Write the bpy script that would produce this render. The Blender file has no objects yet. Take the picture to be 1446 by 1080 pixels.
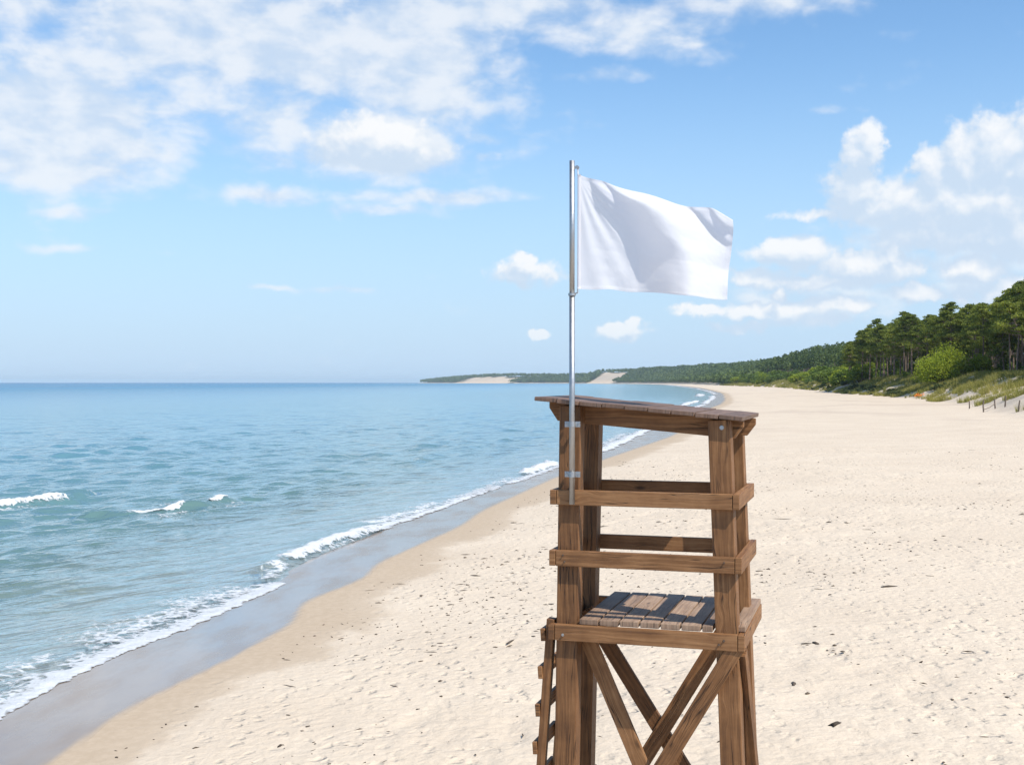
import bpy, bmesh, math, random
import numpy as np
from mathutils import Vector, Matrix

R = math.radians
scene = bpy.context.scene
COL = scene.collection
RNG = np.random.default_rng(7)
random.seed(7)

# ---------------------------------------------------------------- camera, sky, sun, exposure
CAM_Z = 3.7
cam_data = bpy.data.cameras.new('camera')
cam_data.sensor_width = 36.0
cam_data.lens = 42.3
cam_data.clip_start = 0.1
cam_data.clip_end = 80000.0
cam = bpy.data.objects.new('camera', cam_data)
COL.objects.link(cam)
cam.location = (0, 0, CAM_Z)
cam.rotation_euler = (R(90), 0, 0)
scene.camera = cam

SUN_EL = R(53)
SUN_H = Vector((0.74, -0.67)).normalized()
sun_data = bpy.data.lights.new('sun', 'SUN')
sun_data.energy = 3.8
sun_data.angle = R(0.5)
sun_data.color = (1.0, 0.95, 0.87)
sun = bpy.data.objects.new('sun', sun_data)
COL.objects.link(sun)
SUN_DIR = Vector((SUN_H.x*math.cos(SUN_EL), SUN_H.y*math.cos(SUN_EL), math.sin(SUN_EL)))
sun.rotation_euler = (-SUN_DIR).to_track_quat('-Z', 'Y').to_euler()
sun.location = (30, -30, 60)

scene.view_settings.view_transform = 'Standard'
scene.view_settings.look = 'None'
scene.view_settings.exposure = 0.62
scene.view_settings.gamma = 1.0
scene.view_settings.use_curve_mapping = False


class N:
    """small node-tree helper"""
    def __init__(self, tree):
        self.t = tree
        self.n = tree.nodes
        self.l = tree.links
    def new(self, kind, **kw):
        n = self.n.new(kind)
        for k, v in kw.items():
            setattr(n, k, v)
        return n
    def link(self, a, b):
        self.l.new(a, b)
    def put(self, sock, v):
        if isinstance(v, bpy.types.NodeSocket):
            self.l.new(v, sock)
        elif v is not None:
            sock.default_value = v
    def m(self, op, a, b=None, c=None, clamp=False):
        n = self.n.new('ShaderNodeMath')
        n.operation = op
        n.use_clamp = clamp
        for i, v in enumerate((a, b, c)):
            if v is not None:
                self.put(n.inputs[i], v)
        return n.outputs[0]
    def vm(self, op, a, b=None, scale=None):
        n = self.n.new('ShaderNodeVectorMath')
        n.operation = op
        self.put(n.inputs[0], a)
        if b is not None:
            self.put(n.inputs[1], b)
        if scale is not None:
            self.put(n.inputs['Scale'], scale)
        return n.outputs['Value'] if op in ('DOT_PRODUCT', 'LENGTH', 'DISTANCE') else n.outputs[0]
    def noise(self, vec, scale, detail=4, rough=0.5, dist=0.0, out='Fac', lac=2.0):
        n = self.n.new('ShaderNodeTexNoise')
        self.put(n.inputs['Vector'], vec)
        self.put(n.inputs['Scale'], scale)
        n.inputs['Detail'].default_value = detail
        n.inputs['Roughness'].default_value = rough
        n.inputs['Lacunarity'].default_value = lac
        n.inputs['Distortion'].default_value = dist
        return n.outputs[out]
    def ss(self, x, a, b, lo=0.0, hi=1.0):
        n = self.n.new('ShaderNodeMapRange')
        n.interpolation_type = 'SMOOTHSTEP'
        self.put(n.inputs['Value'], x)
        self.put(n.inputs['From Min'], a)
        self.put(n.inputs['From Max'], b)
        self.put(n.inputs['To Min'], lo)
        self.put(n.inputs['To Max'], hi)
        return n.outputs['Result']
    def lin(self, x, a, b, lo=0.0, hi=1.0):
        n = self.n.new('ShaderNodeMapRange')
        self.put(n.inputs['Value'], x)
        self.put(n.inputs['From Min'], a)
        self.put(n.inputs['From Max'], b)
        self.put(n.inputs['To Min'], lo)
        self.put(n.inputs['To Max'], hi)
        return n.outputs['Result']
    def mix(self, f, a, b, mode='MIX'):
        n = self.n.new('ShaderNodeMix')
        n.data_type = 'RGBA'
        n.blend_type = mode
        self.put(n.inputs['Factor'], f)
        def c4(v):
            return (*v, 1.0) if isinstance(v, (tuple, list)) and len(v) == 3 else v
        self.put(n.inputs[6], c4(a))
        self.put(n.inputs[7], c4(b))
        return n.outputs[2]
    def xyz(self, v):
        n = self.n.new('ShaderNodeSeparateXYZ')
        self.put(n.inputs[0], v)
        return n.outputs
    def comb(self, x, y, z):
        n = self.n.new('ShaderNodeCombineXYZ')
        for i, v in enumerate((x, y, z)):
            self.put(n.inputs[i], v)
        return n.outputs[0]
    def ramp(self, f, stops):
        n = self.n.new('ShaderNodeValToRGB')
        self.put(n.inputs[0], f)
        e = n.color_ramp.elements
        while len(e) < len(stops):
            e.new(0.5)
        for i, (p, c) in enumerate(stops):
            e[i].position = p
            e[i].color = (*c, 1.0)
        return n.outputs[0]
    def attr(self, name, out='Fac'):
        n = self.n.new('ShaderNodeAttribute')
        n.attribute_name = name
        return n.outputs[out]
    def bump(self, h, strength=0.5, dist=0.1, normal=None):
        n = self.n.new('ShaderNodeBump')
        n.inputs['Strength'].default_value = strength
        n.inputs['Distance'].default_value = dist
        self.put(n.inputs['Height'], h)
        if normal is not None:
            self.put(n.inputs['Normal'], normal)
        return n.outputs[0]
    def mixsh(self, f, a, b):
        n = self.n.new('ShaderNodeMixShader')
        self.put(n.inputs[0], f)
        self.put(n.inputs[1], a)
        self.put(n.inputs[2], b)
        return n.outputs[0]


# ---- world: Nishita sky with cloud banks laid out by compass direction and elevation (degrees)
SKY_K = 0.10
world = bpy.data.worlds.new('World')
scene.world = world
world.use_nodes = True
wt = N(world.node_tree)
wt.n.clear()
sky = wt.new('ShaderNodeTexSky')
sky.sky_type = 'NISHITA'
sky.sun_disc = False
sky.sun_elevation = SUN_EL
sky.sun_rotation = math.atan2(SUN_H.x, SUN_H.y)
sky.altitude = 0.0
sky.air_density = 1.0
sky.dust_density = 0.6
sky.ozone_density = 1.0
tc = wt.new('ShaderNodeTexCoord')
D = tc.outputs['Generated']
dx, dy, dz = wt.xyz(D)
az = wt.m('MULTIPLY', wt.m('ARCTAN2', dx, dy), 57.2958)
el = wt.m('MULTIPLY', wt.m('ARCSINE', dz), 57.2958)
ae = wt.comb(az, el, 0.0)
# (azimuth, elevation, half-width, half-height, strength)
BANK = [(-12.5, 15.6, 9.5, 3.2, 1.0), (-4.2, 15.6, 5.2, 4.3, 1.0), (-20.5, 12.2, 6.0, 3.8, 0.95),
        (-11.5, 12.2, 7.0, 2.0, .8), (-21.5, 9.7, 5.0, 1.5, 1.0), (-22.5, 17.0, 4.0, 2.5, .8),
        (5.9, 16.2, 6.5, 1.3, .72), (11.0, 17.2, 4.5, 1.0, .70), (4.9, 14.4, 2.4, .5, .62),
        (-1.7, 17.3, 6.0, 1.7, .95), (-6.4, 10.95, 3.4, 1.45, 1.3), (-11.2, 8.65, 2.1, .45, .74),
        (-3.5, 8.75, 5.5, .45, .74), (-6.0, 8.2, 3.0, .4, .7), (-11.3, 10.1, 1.7, .6, .62), (-20.1, 7.55, 1.5, .45, .7),
        (-1.5, 11.5, 1.4, .4, .66), (-1.3, 10.6, .6, .3, .7), (8.8, 15.6, .8, .4, .66), (0.2, 14.1, .35, .3, .7),
        (-3.4, 13.2, 3.2, 1.5, .9), (14.5, 4.2, 5.5, 1.7, .62), (21.0, 6.5, 5.0, 2.4, .66),
        (-8.2, 4.4, 2.8, .22, .68), (-11.2, 4.45, 2.2, .18, .62), (-19.5, 6.0, 3.5, .25, .52), (15.0, 12.2, 1.3, .25, .55)]
CUM = [(-6.3, 11.0, 2.9, 1.1, 1.15), (-6.9, 11.5, 1.4, .9, 1.1), (16.0, 10.3, .75, 1.0, 1.0), (16.7, 10.8, .6, .9, 1.0), (15.9, 8.6, 1.4, 1.7, .85), (17.9, 7.9, 2.2, 1.2, .95),
       (19.4, 9.3, 1.0, 1.1, 1.0), (20.6, 9.7, 1.2, 1.5, 1.05), (22.0, 10.0, 1.7, 1.6, 1.1), (24.0, 9.5, 2.0, 2.2, 1.1),
       (21.0, 7.8, 3.6, 1.5, 1.15), (20.6, 6.6, 4.2, .8, 1.0), (23.5, 6.6, 3.2, 1.4, 1.0),
       (13.2, 6.0, 1.9, .75, 1.0), (16.6, 5.2, 2.4, .75, 1.0), (17.6, 5.8, .6, .6, 1.0), (14.1, 4.6, 3.4, .4, .8), (15.4, 3.6, 1.9, .45, .85),
       (21.0, 5.0, 1.5, .7, 1.0), (11.5, 4.9, 1.6, .5, .75), (12.6, 4.1, .5, .4, .9), (9.0, 3.4, 1.9, .35, .75),
       (12.2, 3.3, 3.4, .45, .85), (13.9, 2.9, 2.6, .4, .7), (5.2, 2.45, 1.15, .42, 1.0), (5.7, 2.7, .4, .35, 1.0), (1.2, 2.35, .55, .26, 1.0),
       (.7, 5.2, 2.0, .75, .74), (.6, 5.8, .7, .35, .8), (11.0, 2.6, 2.0, .35, .7), (14.4, 7.7, 2.6, .35, .62), (9.9, 3.3, .4, .3, .8),
       (22.5, 3.9, 3.0, .9, .75), (18.6, 4.0, 1.6, .5, .8)]

def blob_field(vec, items):
    out = None
    for (a0, e0, ra, re, s) in items:
        d = wt.vm('MULTIPLY', wt.vm('SUBTRACT', vec, (a0, e0, 0)), (1/ra, 1/re, 0))
        v = wt.m('MULTIPLY', wt.m('POWER', 2.0, wt.m('MULTIPLY', wt.vm('DOT_PRODUCT', d, d), -1.0)), s)
        out = v if out is None else wt.m('SMOOTH_MAX', out, v, 0.12)
    return out

# high patchy bank: texture stretched level as seen under a flat cloud layer
pv = wt.vm('MULTIPLY', ae, (0.62, 1.10, 0))
bank_n = wt.noise(pv, 0.66, 7, 0.54, 0.15)
bank_n2 = wt.noise(wt.vm('ADD', pv, (31, 7, 0)), 0.28, 3, 0.5, 0.2)
bank_m = blob_field(wt.vm('ADD', ae, wt.vm('MULTIPLY', wt.vm('SUBTRACT', wt.noise(ae, 0.5, 3, 0.5, 0, 'Color'), (.5, .5, .5)), (2.4, 1.0, 0))), BANK)
bank_d = wt.m('ADD', bank_m, wt.m('ADD', wt.m('MULTIPLY', wt.m('SUBTRACT', bank_n, 0.5), 1.15), wt.m('MULTIPLY', wt.m('SUBTRACT', bank_n2, 0.5), 0.7)))
bank_a = wt.m('MULTIPLY', wt.ss(bank_d, 0.24, 0.90), 0.90)
bank_c = wt.mix(wt.ss(bank_n, 0.36, 0.64), (0.62, 0.74, 0.90), (0.86, 0.905, 0.965))

# low cumulus: crisper, lit from the upper right
def cum_field(vec):
    w = wt.vm('MULTIPLY', wt.vm('SUBTRACT', wt.noise(vec, 1.1, 4, 0.55, 0, 'Color'), (.5, .5, .5)), (1.1, 0.9, 0))
    n = wt.noise(vec, 1.25, 7, 0.55, 0.1)
    return wt.m('ADD', blob_field(wt.vm('ADD', vec, w), CUM), wt.m('MULTIPLY', wt.m('SUBTRACT', n, 0.5), 0.75))
c0 = cum_field(ae)
c1 = cum_field(wt.vm('ADD', ae, (0.30, 0.75, 0)))
cum_a = wt.m('MULTIPLY', wt.ss(c0, 0.31, 0.64), wt.ss(el, 0.8, 4.0, 0.55, 0.93))
cum_l = wt.ss(wt.m('SUBTRACT', c0, c1), -0.16, 0.58)
cum_c = wt.mix(cum_l, (0.62, 0.745, 0.90), (0.97, 0.98, 0.995))

veil = wt.ss(el, -1.5, 17.0, 0.92, 0.0)
sky_t = wt.mix(1.0, sky.outputs[0], (0.81, 1.04, 1.20), 'MULTIPLY')
CL = 1/SKY_K * 0.66          # cloud radiance in sky units
def lum(c):
    return wt.mix(1.0, c, (CL, CL, CL), 'MULTIPLY')
skyc = wt.mix(veil, sky_t, lum((0.54, 0.715, 0.945)))
skyc = wt.mix(bank_a, skyc, lum(bank_c))
skyc = wt.mix(cum_a, skyc, lum(cum_c))
bg = wt.new('ShaderNodeBackground')
bg.inputs['Strength'].default_value = SKY_K
wt.link(skyc, bg.inputs['Color'])
wo = wt.new('ShaderNodeOutputWorld')
wt.link(bg.outputs[0], wo.inputs['Surface'])
try:
    world.cycles.sampling_method = 'MANUAL'
    world.cycles.sample_map_resolution = 512
except Exception:
    pass

# ---------------------------------------------------------------- numeric helpers
def hash2(ix, iy, seed):
    h = (ix.astype(np.int64)*374761393 + iy.astype(np.int64)*668265263 + seed*974634777) & 0x7fffffff
    h = ((h ^ (h >> 13))*1274126177) & 0x7fffffff
    h = h ^ (h >> 16)
    return (h & 0xffff)/65535.0

def vnoise(x, y, seed=0):
    x = np.asarray(x, float); y = np.asarray(y, float)
    ix = np.floor(x); iy = np.floor(y)
    fx = x-ix; fy = y-iy
    fx = fx*fx*fx*(fx*(fx*6-15)+10); fy = fy*fy*fy*(fy*(fy*6-15)+10)
    a = hash2(ix, iy, seed); b = hash2(ix+1, iy, seed)
    c = hash2(ix, iy+1, seed); d = hash2(ix+1, iy+1, seed)
    return (a*(1-fx)+b*fx)*(1-fy)+(c*(1-fx)+d*fx)*fy

def fbm(x, y, seed=0, oct=4, gain=0.5):
    s = 0; a = 1; t = 0
    for o in range(oct):
        s = s+a*vnoise(x*2**o+o*17.3, y*2**o-o*9.1, seed+o); t += a; a *= gain
    return s/t

def sst(x, a, b):
    t = np.clip((x-a)/(b-a), 0, 1)
    return t*t*(3-2*t)

def mesh_np(name, V, F, mat=None, smooth=False, attrs=None, mats=None):
    me = bpy.data.meshes.new(name)
    V = np.asarray(V, np.float32); F = np.asarray(F, np.int32)
    k = F.shape[1]
    me.vertices.add(len(V)); me.vertices.foreach_set('co', V.ravel())
    me.loops.add(F.size); me.loops.foreach_set('vertex_index', F.ravel())
    me.polygons.add(len(F)); me.polygons.foreach_set('loop_start', np.arange(0, F.size, k, dtype=np.int32))
    for an, av in (attrs or {}).items():
        at = me.attributes.new(an, 'FLOAT', 'POINT')
        at.data.foreach_set('value', np.asarray(av, np.float32).ravel())
    me.update(calc_edges=True)
    if smooth:
        me.polygons.foreach_set('use_smooth', np.ones(len(F), bool))
    if mat:
        me.materials.append(mat)
    return me

def grid_faces(nr, nc):
    i = np.arange(nr-1)[:, None]*nc+np.arange(nc-1)[None, :]
    return np.stack([i, i+1, i+nc+1, i+nc], -1).reshape(-1, 4)

def link(name, me, parent=None, loc=None):
    o = bpy.data.objects.new(name, me)
    COL.objects.link(o)
    if parent is not None:
        o.parent = parent
    if loc is not None:
        o.location = loc
    return o

def tag(o, label=None, cat=None, group=None, kind=None):
    if label: o['label'] = label
    if cat: o['category'] = cat
    if group: o['group'] = group
    if kind: o['kind'] = kind
    return o

def empty(name, loc=(0, 0, 0), rz=0.0):
    o = bpy.data.objects.new(name, None)
    o.empty_display_size = 0.3
    COL.objects.link(o)
    o.location = loc
    o.rotation_euler = (0, 0, rz)
    return o

def material(name):
    m = bpy.data.materials.new(name)
    m.use_nodes = True
    t = N(m.node_tree)
    t.n.clear()
    out = t.new('ShaderNodeOutputMaterial')
    return m, t, out

def principled(t, base, rough, normal=None, **kw):
    p = t.new('ShaderNodeBsdfPrincipled')
    t.put(p.inputs['Base Color'], (*base, 1) if isinstance(base, tuple) else base)
    t.put(p.inputs['Roughness'], rough)
    if normal is not None:
        t.put(p.inputs['Normal'], normal)
    for k, v in kw.items():
        t.put(p.inputs[k.replace('_', ' ')], v)
    return p.outputs[0]

# ---------------------------------------------------------------- coast curves (metres; y runs up the beach)
SH = np.array([(-5.6, -30), (-6.0, 0), (-5.95, 9), (-5.78, 13.59), (-5.51, 16.34), (-4.97, 18.23), (-4.65, 20.1), (-4.25, 22.3), (-4.45, 24.4), (-4.03, 27.11),
               (-3.43, 30.24), (-2.47, 34.18), (-.57, 42.5), (1.91, 52.42), (5.51, 68.37), (11.21, 96.77), (22.39, 157.25),
               (31.33, 196.6), (38.5, 235), (45.5, 273.5), (66, 393), (107.7, 699), (171, 1258), (240, 1900), (293, 2700),
               (298, 3200), (285, 3700), (215, 4300), (60, 4800), (-194, 5250), (-350, 5700), (-510, 6290), (-515, 6450), (-150, 6650), (6000, 9000), (30000, 40000)])
WET = np.array([(-5.0, -30), (-4.9, 0), (-4.47, 11.46), (-4.3, 13.45), (-3.76, 15.47), (-3.3, 18.2), (-3.5, 19.96), (-2.69, 22.5), (-2.77, 23.8),
                (-1.3, 30.19), (-.86, 34.0), (1.68, 46.18), (4.2, 56.25), (10.6, 80), (14.2, 96.8), (25.2, 157), (34.2, 197), (41.5, 235), (48.5, 273), (69, 393), (112, 699), (178, 1258), (247, 1900), (300, 2700), (305, 3200), (292, 3700), (222, 4300), (66, 4800), (-188, 5250), (-345, 5700), (-506, 6290), (-510, 6450), (-140, 6650), (6010, 9000), (30010, 40000)])
FOOT = np.array([(24, -30), (27, 20), (33, 60), (40.5, 95), (51.2, 128.6), (70.2, 207), (83.5, 297.5), (108.7, 432.7), (150.8, 680),
                 (182, 980), (215, 1258), (285, 1900), (338, 2700), (343, 3200), (322, 3700), (240, 4300), (85, 4800), (-165, 5250), (-320, 5700), (-485, 6290), (-490, 6450), (-100, 6650), (6040, 9000), (30040, 40000)])

def curve_fn(P):
    yq = np.unique(np.concatenate([np.arange(-30, 60, .25), np.geomspace(60, 40000, 1500)]))
    xq = np.interp(yq, P[:, 1], P[:, 0])
    # smooth with a kernel that widens with distance
    xs = np.empty_like(xq)
    for i, y in enumerate(yq):
        w = max(0.35, min(60, abs(y)*0.025))
        k = np.exp(-((np.linspace(-2, 2, 15))**2)/2)
        xs[i] = (np.interp(y+np.linspace(-2, 2, 15)*w, P[:, 1], P[:, 0])*k).sum()/k.sum()
    return lambda y: np.interp(y, yq, xs)
x_shore0 = curve_fn(SH); x_wet0 = curve_fn(WET); x_foot = curve_fn(FOOT)
def x_shore(y):
    y = np.asarray(y, float)
    a = np.clip(y*0.006, 0.12, 1.2)
    return x_shore0(y)+a*(fbm(y/np.clip(y*.08, 1.3, 20), y*0+3.3, 5, 3)-.5)
def x_wet(y):
    y = np.asarray(y, float)
    a = np.clip(y*0.008, 0.15, 1.5)
    return x_wet0(y)+a*(fbm(y/np.clip(y*.10, 1.7, 25), y*0+8.3, 15, 3)-.5)

HILL_Y = [-30, 250, 360, 470, 620, 1000, 1500, 2000, 2860, 3500, 4000, 4350, 4480, 4800, 5240, 5700, 6290, 6450, 6650, 7000]
HILL_H = [1.5, 1.5, 2.0, 7, 14, 21, 19, 24, 31, 34, 36, 35, 22, 21, 27, 20, 11, 4, -8, -10]
def bare_mask(x, y):
    e = x-x_foot(y)
    n = fbm(y/40., e/40., 77, 3)-.5
    b1 = sst(y+n*160, 3760, 3820)*(1-sst(y+n*160-e*1.2, 4140, 4200))*(1-sst(e+n*50, 85, 105))
    b2 = sst(y+n*120, 4960, 5010)*(1-sst(y+n*160, 5480, 5600))*(1-sst(e+n*70, 70, 90))
    return np.clip(b1+b2, 0, 1)

def terrain(x, y, fine=True):
    x = np.asarray(x, float); y = np.asarray(y, float)
    xs = x_shore(y) if fine else x_shore0(y)
    d = x-xs
    xf = x_foot(y)
    e = x-xf
    w = np.maximum(xf-xs, 10)
    z = np.where(d < 0, 0.05*d, 0.042*np.minimum(d, 8))
    z = z+np.where(d > 8, 0.55*np.clip((d-8)/np.maximum(w-8, 2), 0, 1), 0)
    z = np.maximum(z, -4.0)
    # gentle beach undulation
    z = z+sst(d, 5, 12)*(1-sst(e, -3, 2))*0.10*(fbm(x/9, y/9, 21, 3)-.5)
    # dune front with gullies and small scarps
    n1 = fbm(x/13, y/13, 31, 4)-.5
    n2 = fbm(x/3.2, y/4.5, 41, 4)-.5
    ee = e+n1*6+n2*1.3
    dn = 2.2*sst(ee, -1, 9)+0.9*sst(ee, 7, 11)
    dn = dn*(0.8+0.7*fbm(x/25, y/25, 51, 2))
    dn = dn*np.interp(y, [450, 800], [1.0, .75])
    hh = np.interp(y, HILL_Y, HILL_H)
    hill = hh*sst(e, 6, 95)*(0.86+0.28*fbm(x/180, y/180, 61, 3))
    z = z+dn*sst(e, -3, 2)+hill
    return z

# ---------------------------------------------------------------- materials of the setting
def mat_sand():
    m, t, out = material('sand')
    geo = t.new('ShaderNodeNewGeometry')
    pos = geo.outputs['Position']
    wet = t.attr('wet'); damp = t.attr('damp'); veg = t.attr('veg'); bare = t.attr('bare')
    big = t.noise(pos, 0.35, 4, 0.55)
    fine = t.noise(pos, 9.0, 5, 0.65)
    grain = t.noise(pos, 120.0, 2, 0.6)
    dry = t.mix(t.ss(big, 0.3, 0.7), (0.535, 0.442, 0.338), (0.58, 0.486, 0.376))
    dry = t.mix(t.ss(fine, 0.30, 0.75, 0.0, 0.35), dry, (0.49, 0.39, 0.28))
    dry = t.mix(t.ss(grain, 0.35, 0.7, 0.0, 0.22), dry, (0.65, 0.565, 0.46))
    # broad greyer streaks along the beach
    st = t.noise(t.vm('MULTIPLY', pos, (0.10, 0.035, 0)), 1.0, 4, 0.6, 0.5)
    far = t.ss(t.xyz(pos)[1], 45.0, 130.0)
    dry = t.mix(t.m('MULTIPLY', t.ss(st, 0.5, 0.68), t.m('MULTIPLY', far, 0.55)), dry, (0.43, 0.345, 0.27))
    dampc = t.mix(t.ss(fine, 0.35, 0.7), (0.405, 0.315, 0.222), (0.45, 0.355, 0.256))
    wetc = t.mix(t.noise(t.vm('MULTIPLY', pos, (1.0, 0.5, 1)), 1.5, 5, 0.6), (0.19, 0.145, 0.11), (0.27, 0.215, 0.17))
    edge = t.m('ADD', damp, t.m('MULTIPLY', t.m('SUBTRACT', t.noise(pos, 1.6, 6, 0.68), 0.5), 1.1))
    c = t.mix(t.m('MULTIPLY', t.ss(edge, 0.30, 0.66), t.m('ADD', 0.30, t.m('MULTIPLY', damp, 0.70))), dry, dampc)
    c = t.mix(wet, c, wetc)
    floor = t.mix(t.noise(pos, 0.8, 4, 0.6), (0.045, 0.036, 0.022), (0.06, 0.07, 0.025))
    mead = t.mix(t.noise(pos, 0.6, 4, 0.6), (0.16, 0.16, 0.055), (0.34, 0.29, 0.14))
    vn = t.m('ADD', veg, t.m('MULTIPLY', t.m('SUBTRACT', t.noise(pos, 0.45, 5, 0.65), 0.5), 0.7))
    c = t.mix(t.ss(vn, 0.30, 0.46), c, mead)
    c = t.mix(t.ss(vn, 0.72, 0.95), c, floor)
    c = t.mix(bare, c, t.mix(t.noise(pos, 0.03, 4, 0.6), (0.50, 0.37, 0.25), (0.66, 0.54, 0.41)))
    rough = t.ss(wet, 0.0, 1.0, 0.95, 0.16)
    # soft trodden hollows in the dry sand, faint ripples where it is wet
    hol = t.noise(t.vm('MULTIPLY', pos, (1.0, 1.0, 0.0)), 8.0, 3, 0.5, 0.25)
    pv = t.new('ShaderNodeTexVoronoi')
    pv.feature = 'SMOOTH_F1'
    pv.inputs['Smoothness'].default_value = 0.4
    pv.inputs['Scale'].default_value = 5.0
    t.put(pv.inputs['Vector'], t.vm('ADD', t.vm('MULTIPLY', pos, (1.0, 0.8, 0.0)), t.vm('SCALE', t.noise(pos, 3.0, 3, 0.6, 0, 'Color'), scale=0.30)))
    dent = t.m('MULTIPLY', t.ss(pv.outputs['Distance'], 0.10, 0.42), t.ss(t.noise(pos, 0.45, 3, 0.5), 0.38, 0.62, 0.25, 1.0))
    h = t.m('ADD', t.m('ADD', t.m('MULTIPLY', hol, 0.75), t.m('MULTIPLY', dent, 0.75)), t.m('ADD', t.m('MULTIPLY', fine, 0.30), t.m('MULTIPLY', grain, 0.03)))
    h = t.m('MULTIPLY', h, t.m('SUBTRACT', 1.0, t.m('MINIMUM', t.m('ADD', t.m('MULTIPLY', damp, 0.9), wet), 0.97)))
    bp = t.bump(h, 0.85, 0.045)
    wb = t.bump(t.noise(t.vm('MULTIPLY', pos, (2.0, 0.7, 1)), 2.2, 2, 0.5), 0.10, 0.05)
    base = principled(t, c, 0.95, bp, Specular_IOR_Level=0.15)
    film = t.new('ShaderNodeBsdfGlossy')
    film.inputs['Roughness'].default_value = 0.13
    film.inputs['Color'].default_value = (0.98, 0.96, 0.94, 1)
    t.link(wb, film.inputs['Normal'])
    fr = t.new('ShaderNodeFresnel')
    fr.inputs['IOR'].default_value = 1.42
    f = t.m('MULTIPLY', t.m('MULTIPLY', t.m('MINIMUM', t.m('MULTIPLY', fr.outputs[0], 1.7), 0.56), wet), t.ss(t.noise(t.vm('MULTIPLY', pos, (1.3, 0.45, 1)), 1.1, 5, 0.6), 0.3, 0.62, 0.62, 1.0))
    t.link(t.mixsh(f, base, film.outputs[0]), out.inputs['Surface'])
    return m

def mat_water():
    m, t, out = material('sea_water')
    geo = t.new('ShaderNodeNewGeometry')
    pos = geo.outputs['Position']
    off = t.attr('off')                    # metres from the waterline
    px, py, pz = t.xyz(pos)
    # rotate so that crests run obliquely to the beach
    u = t.m('ADD', t.m('MULTIPLY', px, 0.62), t.m('MULTIPLY', py, 0.78))     # along crests
    v = t.m('SUBTRACT', t.m('MULTIPLY', px, 0.78), t.m('MULTIPLY', py, 0.62))
    cr = t.comb(t.m('MULTIPLY', u, 0.32), v, 0.0)
    patch = t.noise(pos, 0.05, 4, 0.55)
    body = t.ramp(t.lin(t.m('LOGARITHM', t.m('MAXIMUM', t.m('ADD', off, t.m('MULTIPLY', t.m('SUBTRACT', patch, 0.5), t.m('MULTIPLY', off, 0.35))), 0.3), 10.0), -0.5, 3.6),
                  [(0.0, (0.27, 0.245, 0.155)), (0.20, (0.150, 0.180, 0.130)), (0.32, (0.098, 0.168, 0.152)), (0.44, (0.092, 0.192, 0.215)),
                   (0.55, (0.105, 0.235, 0.295)), (0.76, (0.045, 0.170, 0.285)), (1.0, (0.016, 0.100, 0.235))])
    w1 = t.noise(cr, 1.8, 4, 0.55, 0.3)
    w2 = t.noise(cr, 5.0, 3, 0.55, 0.2)
    w3 = t.noise(cr, 0.22, 4, 0.6, 0.3)
    h = t.m('ADD', t.m('MULTIPLY', w1, 0.13), t.m('ADD', t.m('MULTIPLY', w2, 0.022), t.m('MULTIPLY', w3, t.ss(off, 15, 120, 0.0, 0.22))))
    bp = t.bump(h, 1.0, 1.0)
    body_b = t.new('ShaderNodeBsdfDiffuse')
    t.link(body, body_b.inputs['Color'])
    t.link(bp, body_b.inputs['Normal'])
    tr = t.new('ShaderNodeBsdfTransparent')
    tr.inputs['Color'].default_value = (0.86, 0.90, 0.84, 1)
    thin = t.ss(off, 0.0, 7.0, 0.92, 0.0)
    inner = t.mixsh(t.m('MAXIMUM', thin, t.m('MULTIPLY', geo.outputs['Backfacing'], t.m('GREATER_THAN', thin, 0.02))), body_b.outputs[0], tr.outputs[0])
    gl = t.new('ShaderNodeBsdfGlossy')
    t.put(gl.inputs['Roughness'], t.ss(off, 5, 200, 0.06, 0.22))
    t.link(bp, gl.inputs['Normal'])
    gl.inputs['Color'].default_value = (0.90, 0.98, 1.0, 1)
    fr = t.new('ShaderNodeFresnel')
    fr.inputs['IOR'].default_value = 1.333
    t.link(bp, fr.inputs['Normal'])
    back = geo.outputs['Backfacing']
    f = t.m('MINIMUM', t.m('MULTIPLY', fr.outputs[0], t.m('MULTIPLY', t.m('SUBTRACT', 1.0, back), 1.55)), t.ss(off, 10, 400, 0.76, 0.34))
    t.link(t.mixsh(f, inner, gl.outputs[0]), out.inputs['Surface'])
    return m

def mat_foam():
    m, t, out = material('sea_foam')
    geo = t.new('ShaderNodeNewGeometry')
    pos = geo.outputs['Position']
    fo = t.attr('fo'); sc = t.attr('sc')
    n = t.noise(t.vm('SCALE', pos, scale=sc), 4.5, 6, 0.68, 0.6)
    vor = t.new('ShaderNodeTexVoronoi')
    vor.feature = 'DISTANCE_TO_EDGE'
    t.put(vor.inputs['Vector'], t.vm('ADD', t.vm('SCALE', pos, scale=sc), t.vm('SCALE', t.noise(pos, 3.0, 3, 0.5, 0, 'Color'), scale=0.35)))
    vor.inputs['Scale'].default_value = 5.0
    lace = t.m('SUBTRACT', 0.22, t.m('MINIMUM', vor.outputs['Distance'], 0.22))
    v = t.m('ADD', t.m('ADD', fo, t.m('MULTIPLY', t.m('SUBTRACT', n, 0.5), 1.1)), t.m('MULTIPLY', lace, 1.2))
    a = t.m('MULTIPLY', t.ss(v, 0.50, 0.86), 0.95)
    d = principled(t, t.mix(n, (0.42, 0.44, 0.45), (0.68, 0.69, 0.70)), 0.7, t.bump(n, 0.7, 0.08), Specular_IOR_Level=0.3)
    tr = t.new('ShaderNodeBsdfTransparent')
    t.link(t.mixsh(a, tr.outputs[0], d), out.inputs['Surface'])
    return m

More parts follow.
